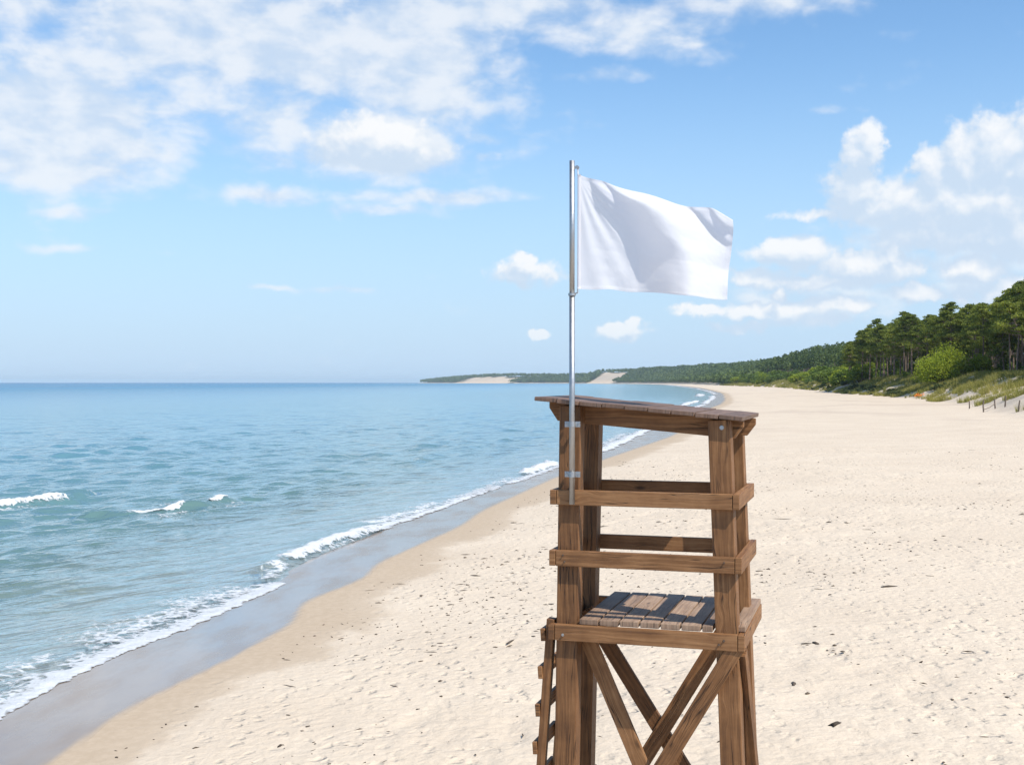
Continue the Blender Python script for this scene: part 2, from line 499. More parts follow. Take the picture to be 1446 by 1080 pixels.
def mat_leaf(name, dark, light, trans=0.3, nscale=0.35):
    m, t, out = material(name)
    geo = t.new('ShaderNodeNewGeometry')
    oi = t.new('ShaderNodeObjectInfo')
    tco = t.new('ShaderNodeTexCoord')
    r = geo.outputs['Random Per Island']
    cl = t.noise(tco.outputs['Object'], nscale, 3, 0.55)
    f = t.m('ADD', t.m('MULTIPLY', r, 0.45), t.m('ADD', t.m('MULTIPLY', t.ss(cl, 0.3, 0.7), 0.45), t.m('MULTIPLY', oi.outputs['Random'], 0.35)))
    c = t.mix(t.m('SUBTRACT', f, 0.12, clamp=True), dark, light)
    d = t.new('ShaderNodeBsdfDiffuse')
    t.link(c, d.inputs['Color'])
    tl = t.new('ShaderNodeBsdfTranslucent')
    t.link(t.mix(1.0, c, (1.15, 1.2, 0.6), 'MULTIPLY'), tl.inputs['Color'])
    t.link(t.mixsh(trans, d.outputs[0], tl.outputs[0]), out.inputs['Surface'])
    return m

def mat_bark(name, a, b):
    m, t, out = material(name)
    tco = t.new('ShaderNodeTexCoord')
    oi = t.new('ShaderNodeObjectInfo')
    n = t.noise(t.vm('MULTIPLY', tco.outputs['Object'], (3, 3, 0.8)), 2.0, 4, 0.6)
    c = t.mix(t.m('ADD', t.ss(n, 0.3, 0.7, 0, 0.7), t.m('MULTIPLY', oi.outputs['Random'], 0.3)), a, b)
    t.link(principled(t, c, 0.9, t.bump(n, 0.5, 0.04)), out.inputs['Surface'])
    return m

def mat_wood(name, dark, mid, light, grey=0.0):
    m, t, out = material(name)
    uv = t.new('ShaderNodeUVMap')
    uv.uv_map = 'UVMap'
    geo = t.new('ShaderNodeNewGeometry')
    oi = t.new('ShaderNodeObjectInfo')
    rnd = t.m('FRACT', t.m('ADD', geo.outputs['Random Per Island'], oi.outputs['Random']))
    ux, uy, uz = t.xyz(uv.outputs[0])
    wob = t.m('MULTIPLY', t.m('SUBTRACT', t.noise(uv.outputs[0], 3.0, 3, 0.5), 0.5), 0.10)
    # knots bend the grain round them
    kv = t.new('ShaderNodeTexVoronoi')
    kv.inputs['Scale'].default_value = 1.0
    t.put(kv.inputs['Vector'], t.comb(t.m('MULTIPLY', ux, 2.3), t.m('MULTIPLY', uy, 7.0), 0.0))
    kd = kv.outputs['Distance']
    kn = t.ss(kd, 0.0, 0.30, 1.0, 0.0)
    gy = t.m('ADD', uy, t.m('ADD', t.m('MULTIPLY', wob, 0.35), t.m('MULTIPLY', kn, 0.028)))
    g1 = t.noise(t.comb(t.m('MULTIPLY', ux, 1.6), t.m('MULTIPLY', gy, 55.0), 0.0), 1.0, 5, 0.6)
    g2 = t.noise(t.comb(t.m('MULTIPLY', ux, 5.0), t.m('MULTIPLY', gy, 190.0), 0.0), 1.0, 3, 0.6)
    blot = t.noise(uv.outputs[0], 5.0, 4, 0.6)
    f = t.m('ADD', t.m('MULTIPLY', g1, 0.60), t.m('ADD', t.m('MULTIPLY', g2, 0.22), t.m('MULTIPLY', blot, 0.34)))
    f = t.m('ADD', f, t.m('MULTIPLY', t.m('SUBTRACT', rnd, 0.5), 0.16))
    c = t.ramp(f, [(0.36, dark), (0.58, mid), (0.80, light)])
    c = t.mix(t.m('MULTIPLY', t.ss(kd, 0.03, 0.13, 1.0, 0.0), 0.8), c, tuple(x*0.35 for x in dark))
    # drying cracks along the grain
    cr = t.noise(t.comb(t.m('MULTIPLY', ux, 0.9), t.m('MULTIPLY', gy, 26.0), 4.0), 1.0, 2, 0.5)
    crack = t.ss(t.m('ABSOLUTE', t.m('SUBTRACT', cr, 0.5)), 0.0, 0.018, 1.0, 0.0)
    crack = t.m('MULTIPLY', crack, t.ss(t.noise(t.comb(t.m('MULTIPLY', ux, 1.2), t.m('MULTIPLY', uy, 6.0), 9.0), 1.0, 2, 0.5), 0.46, 0.55))
    c = t.mix(t.m('MULTIPLY', crack, 0.85), c, tuple(x*0.3 for x in dark))
    if grey:
        c = t.mix(t.ss(t.noise(uv.outputs[0], 9.0, 4, 0.65), 0.35, 0.65, grey*0.6, grey), c, (0.29, 0.225, 0.175))
        c = t.mix(t.ss(t.noise(uv.outputs[0], 60.0, 3, 0.65), 0.62, 0.80, 0, 0.35), c, (0.10, 0.06, 0.04))
    h = t.m('SUBTRACT', t.m('ADD', t.m('MULTIPLY', g1, 0.5), t.m('MULTIPLY', g2, 0.35)), t.m('MULTIPLY', crack, 0.8))
    t.link(principled(t, c, t.lin(g1, 0, 1, 0.50, 0.75), t.bump(h, 0.55, 0.004), Specular_IOR_Level=0.35), out.inputs['Surface'])
    return m

def mat_metal():
    m, t, out = material('galvanised_metal')
    tco = t.new('ShaderNodeTexCoord')
    n = t.noise(tco.outputs['Object'], 40.0, 4, 0.6)
    t.link(principled(t, t.mix(n, (0.36, 0.365, 0.375), (0.52, 0.52, 0.515)), t.lin(n, 0, 1, 0.40, 0.60), t.bump(n, 0.08, 0.01), Metallic=1.0), out.inputs['Surface'])
    return m

def mat_cloth():
    m, t, out = material('white_cloth')
    tco = t.new('ShaderNodeTexCoord')
    w = t.noise(tco.outputs['Object'], 350.0, 2, 0.5)
    bp = t.bump(w, 0.12, 0.002)
    d = t.new('ShaderNodeBsdfDiffuse')
    d.inputs['Color'].default_value = (0.84, 0.84, 0.86, 1)
    t.link(bp, d.inputs['Normal'])
    tl = t.new('ShaderNodeBsdfTranslucent')
    tl.inputs['Color'].default_value = (0.93, 0.92, 0.95, 1)
    t.link(t.mixsh(0.56, d.outputs[0], tl.outputs[0]), out.inputs['Surface'])
    return m

def mat_flat(name, c1, c2, scale=3.0, rough=0.85):
    m, t, out = material(name)
    tco = t.new('ShaderNodeTexCoord')
    n = t.noise(tco.outputs['Object'], scale, 4, 0.6)
    t.link(principled(t, t.mix(t.ss(n, 0.3, 0.7), c1, c2), rough, t.bump(n, 0.4, 0.02)), out.inputs['Surface'])
    return m

M_SAND = mat_sand(); M_WATER = mat_water(); M_FOAM = mat_foam()
M_PINE = mat_leaf('pine_needles', (0.046, 0.082, 0.025), (0.32, 0.34, 0.080), 0.42, 0.4)
M_FAR = mat_leaf('distant_needles', (0.028, 0.060, 0.028), (0.155, 0.195, 0.065), 0.3, 0.02)
M_SHRUB = mat_leaf('shrub_leaves', (0.115, 0.18, 0.025), (0.39, 0.425, 0.055), 0.40, 0.35)
M_SHRUB2 = mat_leaf('willow_leaves', (0.060, 0.115, 0.028), (0.22, 0.27, 0.060), 0.35, 0.4)
M_LOW = mat_leaf('grey_green_leaves', (0.05, 0.075, 0.035), (0.15, 0.18, 0.085), 0.3, 0.6)
M_GRASS = mat_leaf('dune_grass_blades', (0.17, 0.18, 0.045), (0.52, 0.44, 0.18), 0.35, 0.25)
M_BARK = mat_bark('pine_bark', (0.085, 0.055, 0.042), (0.30, 0.22, 0.165))
M_TWIG = mat_bark('shrub_stem', (0.05, 0.035, 0.02), (0.12, 0.09, 0.06))
M_WOOD = mat_wood('brown_timber', (0.055, 0.022, 0.008), (0.195, 0.090, 0.034), (0.36, 0.19, 0.084))
M_ROOFW = mat_wood('weathered_roof_boards', (0.045, 0.020, 0.011), (0.130, 0.067, 0.042), (0.23, 0.135, 0.092), 0.28)
M_SEATW = mat_wood('weathered_seat_boards', (0.085, 0.042, 0.022), (0.27, 0.165, 0.10), (0.46, 0.32, 0.21), 0.30)
M_METAL = mat_metal()
M_CLOTH = mat_cloth()
M_STAKE = mat_flat('grey_stake_wood', (0.10, 0.075, 0.055), (0.20, 0.155, 0.12), 6)
M_DEBRIS = mat_flat('dry_debris', (0.035, 0.024, 0.016), (0.10, 0.070, 0.045), 2)
M_NAIL = mat_flat('rusty_nail', (0.05, 0.035, 0.028), (0.12, 0.075, 0.05), 40, 0.6)
M_ORANGE = mat_flat('orange_petals', (0.75, 0.20, 0.03), (0.85, 0.33, 0.05), 3)

# ---------------------------------------------------------------- ground: one sheet of beach, dunes and land
def build_ground():
    ys = [-14.0]
    while ys[-1] < 9000:
        y = ys[-1]
        ys.append(y+max(0.075 if 8 < y < 22 else 0.2 if y < 8 else 0.0, y*0.0042 if y > 22 else 0.0, .07))
    ys = np.array(ys)
    dn = np.concatenate([[-60, -35, -20, -12, -8, -6, -4.5, -3.4, -2.6, -2.0], np.arange(-1.6, 4.0, .08), np.arange(4.0, 14.5, .075),
                         np.arange(14.5, 26, .25), np.arange(26, 68, .4), 68+np.cumsum(np.geomspace(.5, 60, 95))])
    Y = np.repeat(ys[:, None], len(dn), 1)
    X = x_shore(ys)[:, None]+dn[None, :]
    Z = terrain(X, Y)
    d = X-x_shore(Y)
    wx = x_wet(ys)[:, None]
    dist_wet = (wx-X)                       # > 0 on the wet side
    sl = np.clip(ys*0.006, .10, .9)[:, None]
    wet = sst(dist_wet, -sl*.25, sl*0.8)
    damp = 1-sst(-dist_wet+ (fbm(X/1.6, Y/2.4, 91, 3)-.5)*1.2, 0.15, np.clip(1.5+ys*.02, 1.3, 3.0)[:, None])
    # trodden dry sand
    dry = sst(-dist_wet, 1.0, 3.5)*(Y < 60)*(X-x_foot(Y) < 0)
    amp = 0.019*dry*(0.25+1.1*sst(fbm(X/5., Y/5., 101, 2), .35, .65))
    foot = vnoise(X/.33, Y/.42, 111)
    foot2 = vnoise(X/.21+5, Y/.26, 121)
    Z = Z-amp*(sst(foot, .55, .92)+0.6*sst(foot2, .6, .95))+amp*.5*fbm(X/.5, Y/.5, 131, 3)
    e = X-x_foot(Y)
    nv = fbm(X/6, Y/6, 141, 4)
    off = np.interp(Y, [0, 120, 200, 350, 450, 600, 1000, 2000], [22, 22, 17, 8, 12, 18, 20, 20])
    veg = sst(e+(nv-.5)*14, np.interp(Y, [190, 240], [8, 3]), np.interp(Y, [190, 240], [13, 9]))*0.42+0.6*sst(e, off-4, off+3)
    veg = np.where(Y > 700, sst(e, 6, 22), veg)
    bare = bare_mask(X, Y)*(Y > 2000)
    V = np.stack([X, Y, Z], -1).reshape(-1, 3)
    me = mesh_np('sand_beach', V, grid_faces(len(ys), len(dn)), M_SAND, True,
                 dict(wet=wet, damp=damp, veg=veg, bare=bare))
    return tag(link('sand_beach', me), 'pale sandy beach rising to grassy dunes', kind='structure')
build_ground()

# ---------------------------------------------------------------- sea
BREAK = dict(
    B1=[(-19.5, 31.5), (-16.1, 34.9), (-15.2, 35.7), (-14.5, 36.8), (-13.9, 38.6)],
    B2=[(-11.2, 33.6), (-10.1, 34.4), (-9.4, 35.8)],
    B3=[(-9.3, 36.0), (-8.75, 37.8)],
    F2=[(-4.80, 24.2), (-4.25, 27.3), (-3.55, 29.9)])
BREAK_H = dict(B1=.26, B2=.18, B3=.16, F2=.12)

def poly_dist(P, X, Y):
    """distance to a polyline and signed side, for arrays"""
    best = np.full(X.shape, 1e9); side = np.zeros(X.shape)
    P = np.array(P)
    for a, b in zip(P[:-1], P[1:]):
        ab = b-a; L2 = (ab**2).sum()
        tt = np.clip(((X-a[0])*ab[0]+(Y-a[1])*ab[1])/L2, 0, 1)
        ddx = X-(a[0]+tt*ab[0]); ddy = Y-(a[1]+tt*ab[1])
        dd = np.hypot(ddx, ddy)
        s = np.sign(ab[0]*ddy-ab[1]*ddx)
        upd = dd < best
        best = np.where(upd, dd, best); side = np.where(upd, s, side)
    return best, side

wr = np.random.default_rng(3)
WAVES = []
for i in range(34):
    lam = 0.50*(9**(i/33.0))*(1+.1*wr.standard_normal())
    th = math.atan2(-0.62, 0.78)+wr.normal(0, 0.42)
    WAVES.append((lam, math.cos(th), math.sin(th), 0.0205*lam**0.42, wr.uniform(0, 6.28)))

def sea_height(X, Y, off, res):
    z = np.zeros(X.shape)
    gx = 0.75+0.5*fbm(X/7, Y/7, 201, 2)
    for lam, cx, cy, a, ph in WAVES:
        k = 2*math.pi/lam
        p = k*(cx*X+cy*Y)+ph+1.6*fbm(X/(4*lam), Y/(4*lam), 211, 2)*3
        s = np.sin(p)
        z += a*(s*0.75+0.25*(2*np.abs(np.sin(p/2+.8))**1.0*-1+1))*np.clip(lam/(2.2*res)-1, 0, 1)
    z = z*gx*np.clip(0.05+off*0.12, 0.0, 1.0)
    near = (Y > 15) & (Y < 60) & (X < 5) & (X > -30)
    if near.any():
        xx = X[near]; yy = Y[near]; add = np.zeros(xx.shape)
        for kx, P in BREAK.items():
            dd, sd = poly_dist(P, xx, yy)
            sg = dd*sd
            # steep face on the shoreward side (sd < 0), long back offshore
            w = np.where(sg < 0, 0.28, 0.85)
            add = np.maximum(add, BREAK_H[kx]*np.exp(-(sg/w)**2))
        z[near] = z[near]*0.8+add
    return z

def build_sea():
    ys = [2.0]
    while ys[-1] < 30000:
        y = ys[-1]
        ys.append(y+max(0.075 if y > 11 else 0.3, y*0.0052))
    ys = np.array(ys)
    dn = np.concatenate([np.arange(-1.4, 26, .095), 26+np.cumsum(.1*1.022**np.arange(400))])
    dn = dn[dn < 26000]
    Y = np.repeat(ys[:, None], len(dn), 1)
    xs = x_shore(ys)
    X = xs[:, None]-dn[None, :]
    O = np.repeat(dn[None, :], len(ys), 0)
    res = np.maximum(np.gradient(ys)[:, None], np.gradient(dn)[None, :])
    Z = sea_height(X, Y, np.maximum(O, 0), res)+0.005
    Z = Z-0.10*sst(-O, .0, 1.0)             # the sheet dives under the sand above the waterline
    V = np.stack([X, Y, Z], -1).reshape(-1, 3)
    F = grid_faces(len(ys), len(dn))[:, ::-1]
    me = mesh_np('sea_water', V, F, M_WATER, True, dict(off=np.maximum(O, 0)))
    return tag(link('sea_water', me), 'calm blue green sea', kind='structure')
build_sea()

# ---------------------------------------------------------------- foam
def foam_strip(P, off_w, shore_w, h, dens, seed, lace=0.0, sc=1.0, taper=0.08, base=.02, m=24):
    """strip of foam along a polyline; the left side of the line (offshore) trails off, the right side has the crisp front"""
    P = np.array(P, float)
    seg = np.hypot(*np.diff(P, axis=0).T); s = np.concatenate([[0], np.cumsum(seg)])
    L = s[-1]
    ym = P[:, 1].mean()
    st = max(0.04, ym*0.0014)
    n = max(8, int(L/st))
    q = np.linspace(0, L, n)
    x = np.interp(q, s, P[:, 0]); y = np.interp(q, s, P[:, 1])
    k = np.ones(9)/9
    if n > 40:
        xp = np.convolve(np.pad(x, 4, mode='edge'), k, 'valid'); yp = np.convolve(np.pad(y, 4, mode='edge'), k, 'valid')
        x, y = xp, yp
    tx = np.gradient(x); ty = np.gradient(y); tl = np.hypot(tx, ty); tx /= tl; ty /= tl
    nx, ny = ty, -tx                        # to the right of travel = shoreward
    a = np.linspace(-1, 1, m)
    wv = (0.55+0.9*fbm(q/(ym*.045), q*0+seed, seed, 3))
    wob = (fbm(q/(ym*.018), q*0+seed+4, seed+9, 3)-.5)
    e = sst(q, 0, L*taper+.01)*(1-sst(q, L*(1-taper)-.01, L))
    A = a[None, :]
    o = np.where(A < 0, A*off_w*wv[:, None], A*shore_w)+ (wob*shore_w*1.2)[:, None]
    X = x[:, None]+nx[:, None]*o; Y = y[:, None]+ny[:, None]*o
    prof = np.where(A < 0, np.clip(1+A, 0, 1)**(0.8+lace), 1-np.clip(A, 0, 1)**3)
    fo = np.clip(prof, 0, 1)*e[:, None]*dens
    prof = np.where(A < 0, prof, 1-A)
    lump = fbm(X/(.10*sc), Y/(.10*sc), seed+3, 4)
    return X, Y, fo, prof*e[:, None], lump, h, sc, base

def build_foam(name, strips):
    VV = []; FF = []; FO = []; SC = []
    b = 0
    for s in strips:
        X, Y, fo, pr, lump, h, sc, base = s
        offs = np.maximum(x_shore(Y)-X, 0)
        ground = terrain(X, Y)
        Z = np.maximum(sea_height(X, Y, offs, np.full(X.shape, .1))+0.005, ground)+base*np.clip(pr*3, 0, 1)+h*pr*(0.25+1.2*lump)-.004*(pr < .02)
        VV.append(np.stack([X, Y, Z], -1).reshape(-1, 3))
        FF.append(grid_faces(*X.shape)+b); b += X.size
        FO.append(fo.ravel()); SC.append(np.full(X.size, 1.0/sc))
    me = mesh_np(name, np.concatenate(VV), np.concatenate(FF), M_FOAM, True, dict(fo=np.concatenate(FO), sc=np.concatenate(SC)))
    return link(name, me)

def along(y0, y1, dx, n=60):
    yy = np.linspace(y0, y1, n)
    return np.stack([x_shore(yy)+dx, yy], -1)

wash = [
    foam_strip(along(6, 22.5, 0.06), .85, .14, .022, .95, 1, .2, 1.0, .03, .004),
    foam_strip(along(16.0, 22.6, -.55), 1.3, .5, .02, .60, 2, .2, 1.0, .2, .012),
    foam_strip(along(6, 17.0, -.8), 1.0, .4, .03, .50, 12, .2, 1.1, .1, .012),
    foam_strip(along(22.2, 24.5, -.3), .5, .3, .03, .62, 13, .2, 1.1, .2, .012),
    foam_strip(BREAK['F2'], .30, .30, .05, .92, 3, .4, 1.0, .12, .01),
    foam_strip([(-4.2, 25.5), (-3.5, 29.3), (-2.9, 31.5)], .5, .15, .02, .50, 14, .3, 1.2, .15),
    foam_strip(along(28.6, 43.5, .08), .9, .20, .03, .84, 4, .3, 1.3, .08, .006),
    foam_strip([(-3.9, 30.5), (-2.9, 34.2), (-2.1, 37.5)], .8, .4, .05, .62, 5, .2, 1.4, .15),
    foam_strip([(-1.9, 37.4), (-.9, 42), (.1, 47.5)], .9, .5, .04, .52, 15, .2, 1.6, .15),
    foam_strip([(.15, 47.9), (1.0, 51.0), (2.0, 55.5)], .5, .55, .16, 1.1, 6, .4, 1.7, .12),
    foam_strip(along(43, 56, .08), .9, .3, .03, .72, 7, .3, 1.7, .1, .006),
    foam_strip(along(55, 108, .1), 1.2, .5, .08, .92, 8, .3, 2.4, .06, .01),
    foam_strip([(2.5, 60), (5.0, 70), (9.0, 90)], 1.2, .6, .06, .55, 16, .2, 2.6, .15),
    foam_strip(along(105, 200, .2), 1.3, .7, .12, .78, 9, .3, 4.0, .06),
    foam_strip([(26, 186), (31, 212), (37.5, 242)], 1.2, 1.0, .2, .95, 17, .3, 5.0, .15),
    foam_strip(along(196, 330, .0), 1.6, .9, .15, .8, 10, .3, 6.0, .08),
    foam_strip([(48, 312), (54, 345), (60, 385)], 2.0, 1.6, .2, .85, 18, .3, 7.0, .15),
    foam_strip(along(330, 900, .0), 2.0, 1.6, .15, .62, 11, .3, 10.0, .06),
    foam_strip(along(900, 3600, .0, 200), 5.0, 4.0, .2, .7, 19, .3, 18.0, .02),
]
tag(build_foam('sea_foam', wash), 'white foam of small waves washing the shore', 'foam', kind='stuff')
for key, lb in (('B1', 'white breaking wave crest at the left edge of the sea'),
                ('B2', 'broken foam crest in the sea right of the larger breaker'),
                ('B3', 'smallest white wave crest, nearest the shore of the three breakers')):
    o = build_foam('breaking_wave', [
        foam_strip(BREAK[key], .32 if key == 'B1' else .25, .34 if key == 'B1' else .20, .10 if key == 'B1' else .05, .98, 30+ord(key[1]), .3, 1.0, .18 if key == 'B1' else .35, .0),
        foam_strip([(a+.35, b-.28) for a, b in BREAK[key]], .4, .7, .006, .44, 50+ord(key[1]), .2, 1.2, .25, .004),
        foam_strip([(a-.7, b+.55) for a, b in BREAK[key]], .8, .5, .01, .50, 60+ord(key[1]), .2, 1.2, .25, .004)])
    tag(o, lb, 'wave', 'waves breaking off the beach')

# ---------------------------------------------------------------- debris on the sand
def build_debris():
    rg = np.random.default_rng(11)
    octv = np.array([(1, 0, 0), (-1, 0, 0), (0, 1, 0), (0, -1, 0), (0, 0, 1), (0, 0, -1),
                     (.7, .7, 0), (-.7, .7, 0), (.7, -.7, 0), (-.7, -.7, 0)])
    fc = np.array([(0, 6, 4), (6, 2, 4), (2, 7, 4), (7, 1, 4), (1, 9, 4), (9, 3, 4), (3, 8, 4), (8, 0, 4),
                   (6, 0, 5), (2, 6, 5), (7, 2, 5), (1, 7, 5), (9, 1, 5), (3, 9, 5), (8, 3, 5), (0, 8, 5)])
    VV = []; FF = []; b = 0; n = 0
    while n < 2500:
        y = 9.6*math.exp(rg.uniform(0, 1.75))
        x = rg.uniform(-4.5, .5*y+1)
        xw = float(x_wet(np.array([y]))[0])
        dw = x-xw
        if dw < .5:
            continue
        p = float(fbm(np.array([x/2.6]), np.array([y/3.4]), 301, 3)[0])
        strip = math.exp(-((dw-3.6)/2.2)**2)+math.exp(-((x-3.9-.06*y)/1.4)**2)
        if rg.uniform() > (0.06+0.9*max(0, p-.36)*2.2)*(0.50+strip):
            continue
        sz = 0.0085*math.exp(rg.normal(.12, .5))*(1 if y < 22 else 1.25)
        el = math.exp(abs(rg.normal(0, .75)))
        v = octv*(1+.35*rg.standard_normal((10, 1)))*np.array([sz*el, sz, sz*.55])
        a = rg.uniform(0, 6.28)
        c, s = math.cos(a), math.sin(a)
        v = np.stack([v[:, 0]*c-v[:, 1]*s, v[:, 0]*s+v[:, 1]*c, v[:, 2]], -1)
        z = float(terrain(np.array([x]), np.array([y]))[0])
        VV.append(v+np.array([x, y, z+.003])); FF.append(fc+b); b += 10; n += 1
    me = mesh_np('beach_debris', np.concatenate(VV), np.concatenate(FF), M_DEBRIS)
    tag(link('beach_debris', me), 'dark bits of dry seaweed and twigs scattered on sand', 'debris', kind='stuff')
build_debris()

# ---------------------------------------------------------------- trees
def tube(pts, rad, sides=7):
    pts = np.array(pts, float); n = len(pts)
    V = []
    tang = np.gradient(pts, axis=0)
    for i in range(n):
        tv = Vector(tang[i]).normalized()
        up = Vector((1, 0, 0)) if abs(tv.x) < .8 else Vector((0, 1, 0))
        a = tv.cross(up).normalized(); c = tv.cross(a)
        for k in range(sides):
            th = 2*math.pi*k/sides
            V.append(np.array(pts[i])+rad[i]*(math.cos(th)*np.array(a)+math.sin(th)*np.array(c)))
    F = []
    for i in range(n-1):
        for k in range(sides):
            F.append((i*sides+k, i*sides+(k+1) % sides, (i+1)*sides+(k+1) % sides, (i+1)*sides+k))
    return np.array(V), np.array(F)

def join(parts):
    V = []; F = []; b = 0
    for v, f in parts:
        V.append(v); F.append(f+b); b += len(v)
    return np.concatenate(V), np.concatenate(F)

def leaves(C, size, aspect, rg, up=0.0):
    """one small quad per centre"""
    n = len(C)
    d = rg.standard_normal((n, 3)); d /= np.linalg.norm(d, axis=1)[:, None]
    r = rg.standard_normal((n, 3)); r[:, 2] += up
    w = np.cross(d, r); w /= np.linalg.norm(w, axis=1)[:, None]+1e-9
    s = size*(0.6+0.8*rg.random(n))[:, None]
    a = d*s*.5; b = w*s*.5*aspect
    V = np.stack([C-a, C+b*.9-a*.1, C+a, C-b*.9-a*.1], 1).reshape(-1, 3)
    F = np.arange(4*n).reshape(-1, 4)
    return V, F

def pine_meshes(seed, H=15.0, bare=.52, spread=2.6, lean=0.0, pads=42, per=120, size=.46):
    rg = np.random.default_rng(seed)
    n = 9
    bend = rg.normal(0, .35, 2)
    tp = []
    for i in range(n):
        q = i/(n-1)
        tp.append((bend[0]*math.sin(q*3.0)+lean*H*q**1.4, bend[1]*math.sin(q*2.6), H*.94*q-.4*(i == 0)))
    tp = np.array(tp)
    r0 = .0125*H
    parts = [tube(tp, [r0*(1-.82*(i/(n-1))) for i in range(n)], 7)]
    C = []
    for j in range(pads):
        q = bare+(1-bare)*((j+.5)/pads)
        base = np.array([np.interp(q*H*.94, tp[:, 2], tp[:, 0]), np.interp(q*H*.94, tp[:, 2], tp[:, 1]), q*H*.94])
        th = rg.uniform(0, 6.28)
        qq = (q-bare)/(1-bare)
        reach = spread*(0.55+.55*math.sin(math.pi*min(1, qq*.85+.22)))*(0.35+.75*rg.random())*(1-.55*max(0, qq-.6)/.4)
        tip = base+np.array([math.cos(th)*reach, math.sin(th)*reach, .25*reach*rg.uniform(-.1, 1)+.25])
        if reach > .5:
            mid = (base+tip)/2+np.array([0, 0, -.12*reach])
            parts.append(tube([base-np.array([0, 0, .1]), mid, tip], [.05+.02*reach, .04, .015], 4))
        m = int(per*(.6+.8*rg.random()))
        pr = (0.65+.6*rg.random())*(1.25-.35*qq)
        v = rg.standard_normal((m, 3)); v /= np.linalg.norm(v, axis=1)[:, None]
        v *= (rg.random(m)**.42)[:, None]
        v *= np.array([pr*1.12, pr*1.12, pr*.27])
        v[:, 2] -= .10*(v[:, 0]**2+v[:, 1]**2)/pr
        C.append(tip+v)
    # dead lower twigs
    for j in range(7):
        q = rg.uniform(.2, bare); th = rg.uniform(0, 6.28); L = rg.uniform(.4, 1.3)
        base = np.array([np.interp(q*H*.94, tp[:, 2], tp[:, 0]), np.interp(q*H*.94, tp[:, 2], tp[:, 1]), q*H*.94])
        parts.append(tube([base, base+np.array([math.cos(th)*L, math.sin(th)*L, .15*L])], [.03, .01], 4))
    tv, tf = join(parts)
    lv, lf = leaves(np.concatenate(C), size, .42, rg, .8)
    return mesh_np('pine_trunk', tv, tf, M_BARK, True), mesh_np('pine_crown', lv, lf, M_PINE)

def ground_z(x, y):
    return float(terrain(np.array([float(x)]), np.array([float(y)]))[0])

protos = []
for i in range(9):
    protos.append(pine_meshes(500+i, H=[15, 16, 14, 15.5, 16.5, 13.5, 15, 12, 16][i], bare=[.5, .55, .45, .58, .5, .42, .6, .35, .48][i],
                              spread=[2.6, 2.3, 2.9, 2.2, 2.7, 2.8, 2.4, 2.6, 3.0][i], lean=[0, .02, -.02, 0, .03, -.03, 0, 0, .01][i]))
proto_roots = []
def pine_root(k):
    r = empty('pine_tree')
    link('trunk', protos[k][0], r); link('crown', protos[k][1], r)
    return r
def copy_tree(src, loc, rz, s):
    r = src.copy(); COL.objects.link(r)
    r.location = loc; r.rotation_euler = (0, 0, rz); r.scale = s
    for ch in list(src.children):
        c = ch.copy(); COL.objects.link(c); c.parent = r
    return r

def tree_line(y):
    return float(x_foot(y))+float(np.interp(y, [0, 120, 200, 350, 400, 470, 600, 1000, 2000], [22, 22, 18, 7, 9, 22, 26, 30, 22]))

trg = np.random.default_rng(21)
pine_src = [pine_root(k) for k in range(len(protos))]
used = [False]*len(protos)
spots = []
# front rows of the wood, then the rows behind them, seen between the trunks
for row in range(6):
    y = 138.0+trg.uniform(0, 4)
    while y < 372:
        x = tree_line(y)+row*3.6+trg.normal(0, .9)
        spots.append((row, x, y+trg.normal(0, .8)))
        y += (4.2+.012*y)*(0.75+.5*trg.random())*(0.85+.12*row)
spots = spots[:]
print('pines', len(spots))
def edge_h(y):
    # the wood is tallest near the camera's end and at its far corner
    return float(np.interp(y, [130, 180, 260, 350, 410], [1.08, 1.03, .95, .95, .93]))
for i, (row, x, y) in enumerate(spots):
    k = int(trg.integers(len(protos)))
    s = edge_h(y)*(0.84+.28*trg.random())*(1.0+.015*row)
    z = ground_z(x, y)-.1
    rz = trg.uniform(0, 6.28)
    if not used[k]:
        r = pine_src[k]; used[k] = True
        r.location = (x, y, z); r.rotation_euler = (0, 0, rz); r.scale = (s, s, s)
    else:
        r = copy_tree(pine_src[k], (x, y, z), rz, (s, s, s))
    tag(r, 'tall pine with bare trunk and dark layered crown in the wood behind the dunes', 'tree', 'pines of the wood behind the dunes')
for k, u in enumerate(used):
    if not u:
        for c in list(pine_src[k].children): bpy.data.objects.remove(c)
        bpy.data.objects.remove(pine_src[k])
# one leaning pine at the front of the wood
lt, lc = pine_meshes(900, 11.5, .55, 2.3, -.34, 26, 120)
lr = empty('pine_tree', (tree_line(182)-4.5, 182, ground_z(tree_line(182)-4.5, 182)-.1), 0.0)
link('trunk', lt, lr); link('crown', lc, lr)
tag(lr, 'leaning pine with a pale bent trunk in front of the wood', 'tree')
# a spindly young tree left of the wood's far corner
st_, sc_ = pine_meshes(901, 12.0, .45, 1.5, 0, 18, 90)
sr = empty('pine_tree', (99.5, 352, ground_z(99.5, 352)-.1))
link('trunk', st_, sr); link('crown', sc_, sr)
tag(sr, 'slender light pine standing alone before the far corner of the wood', 'tree')

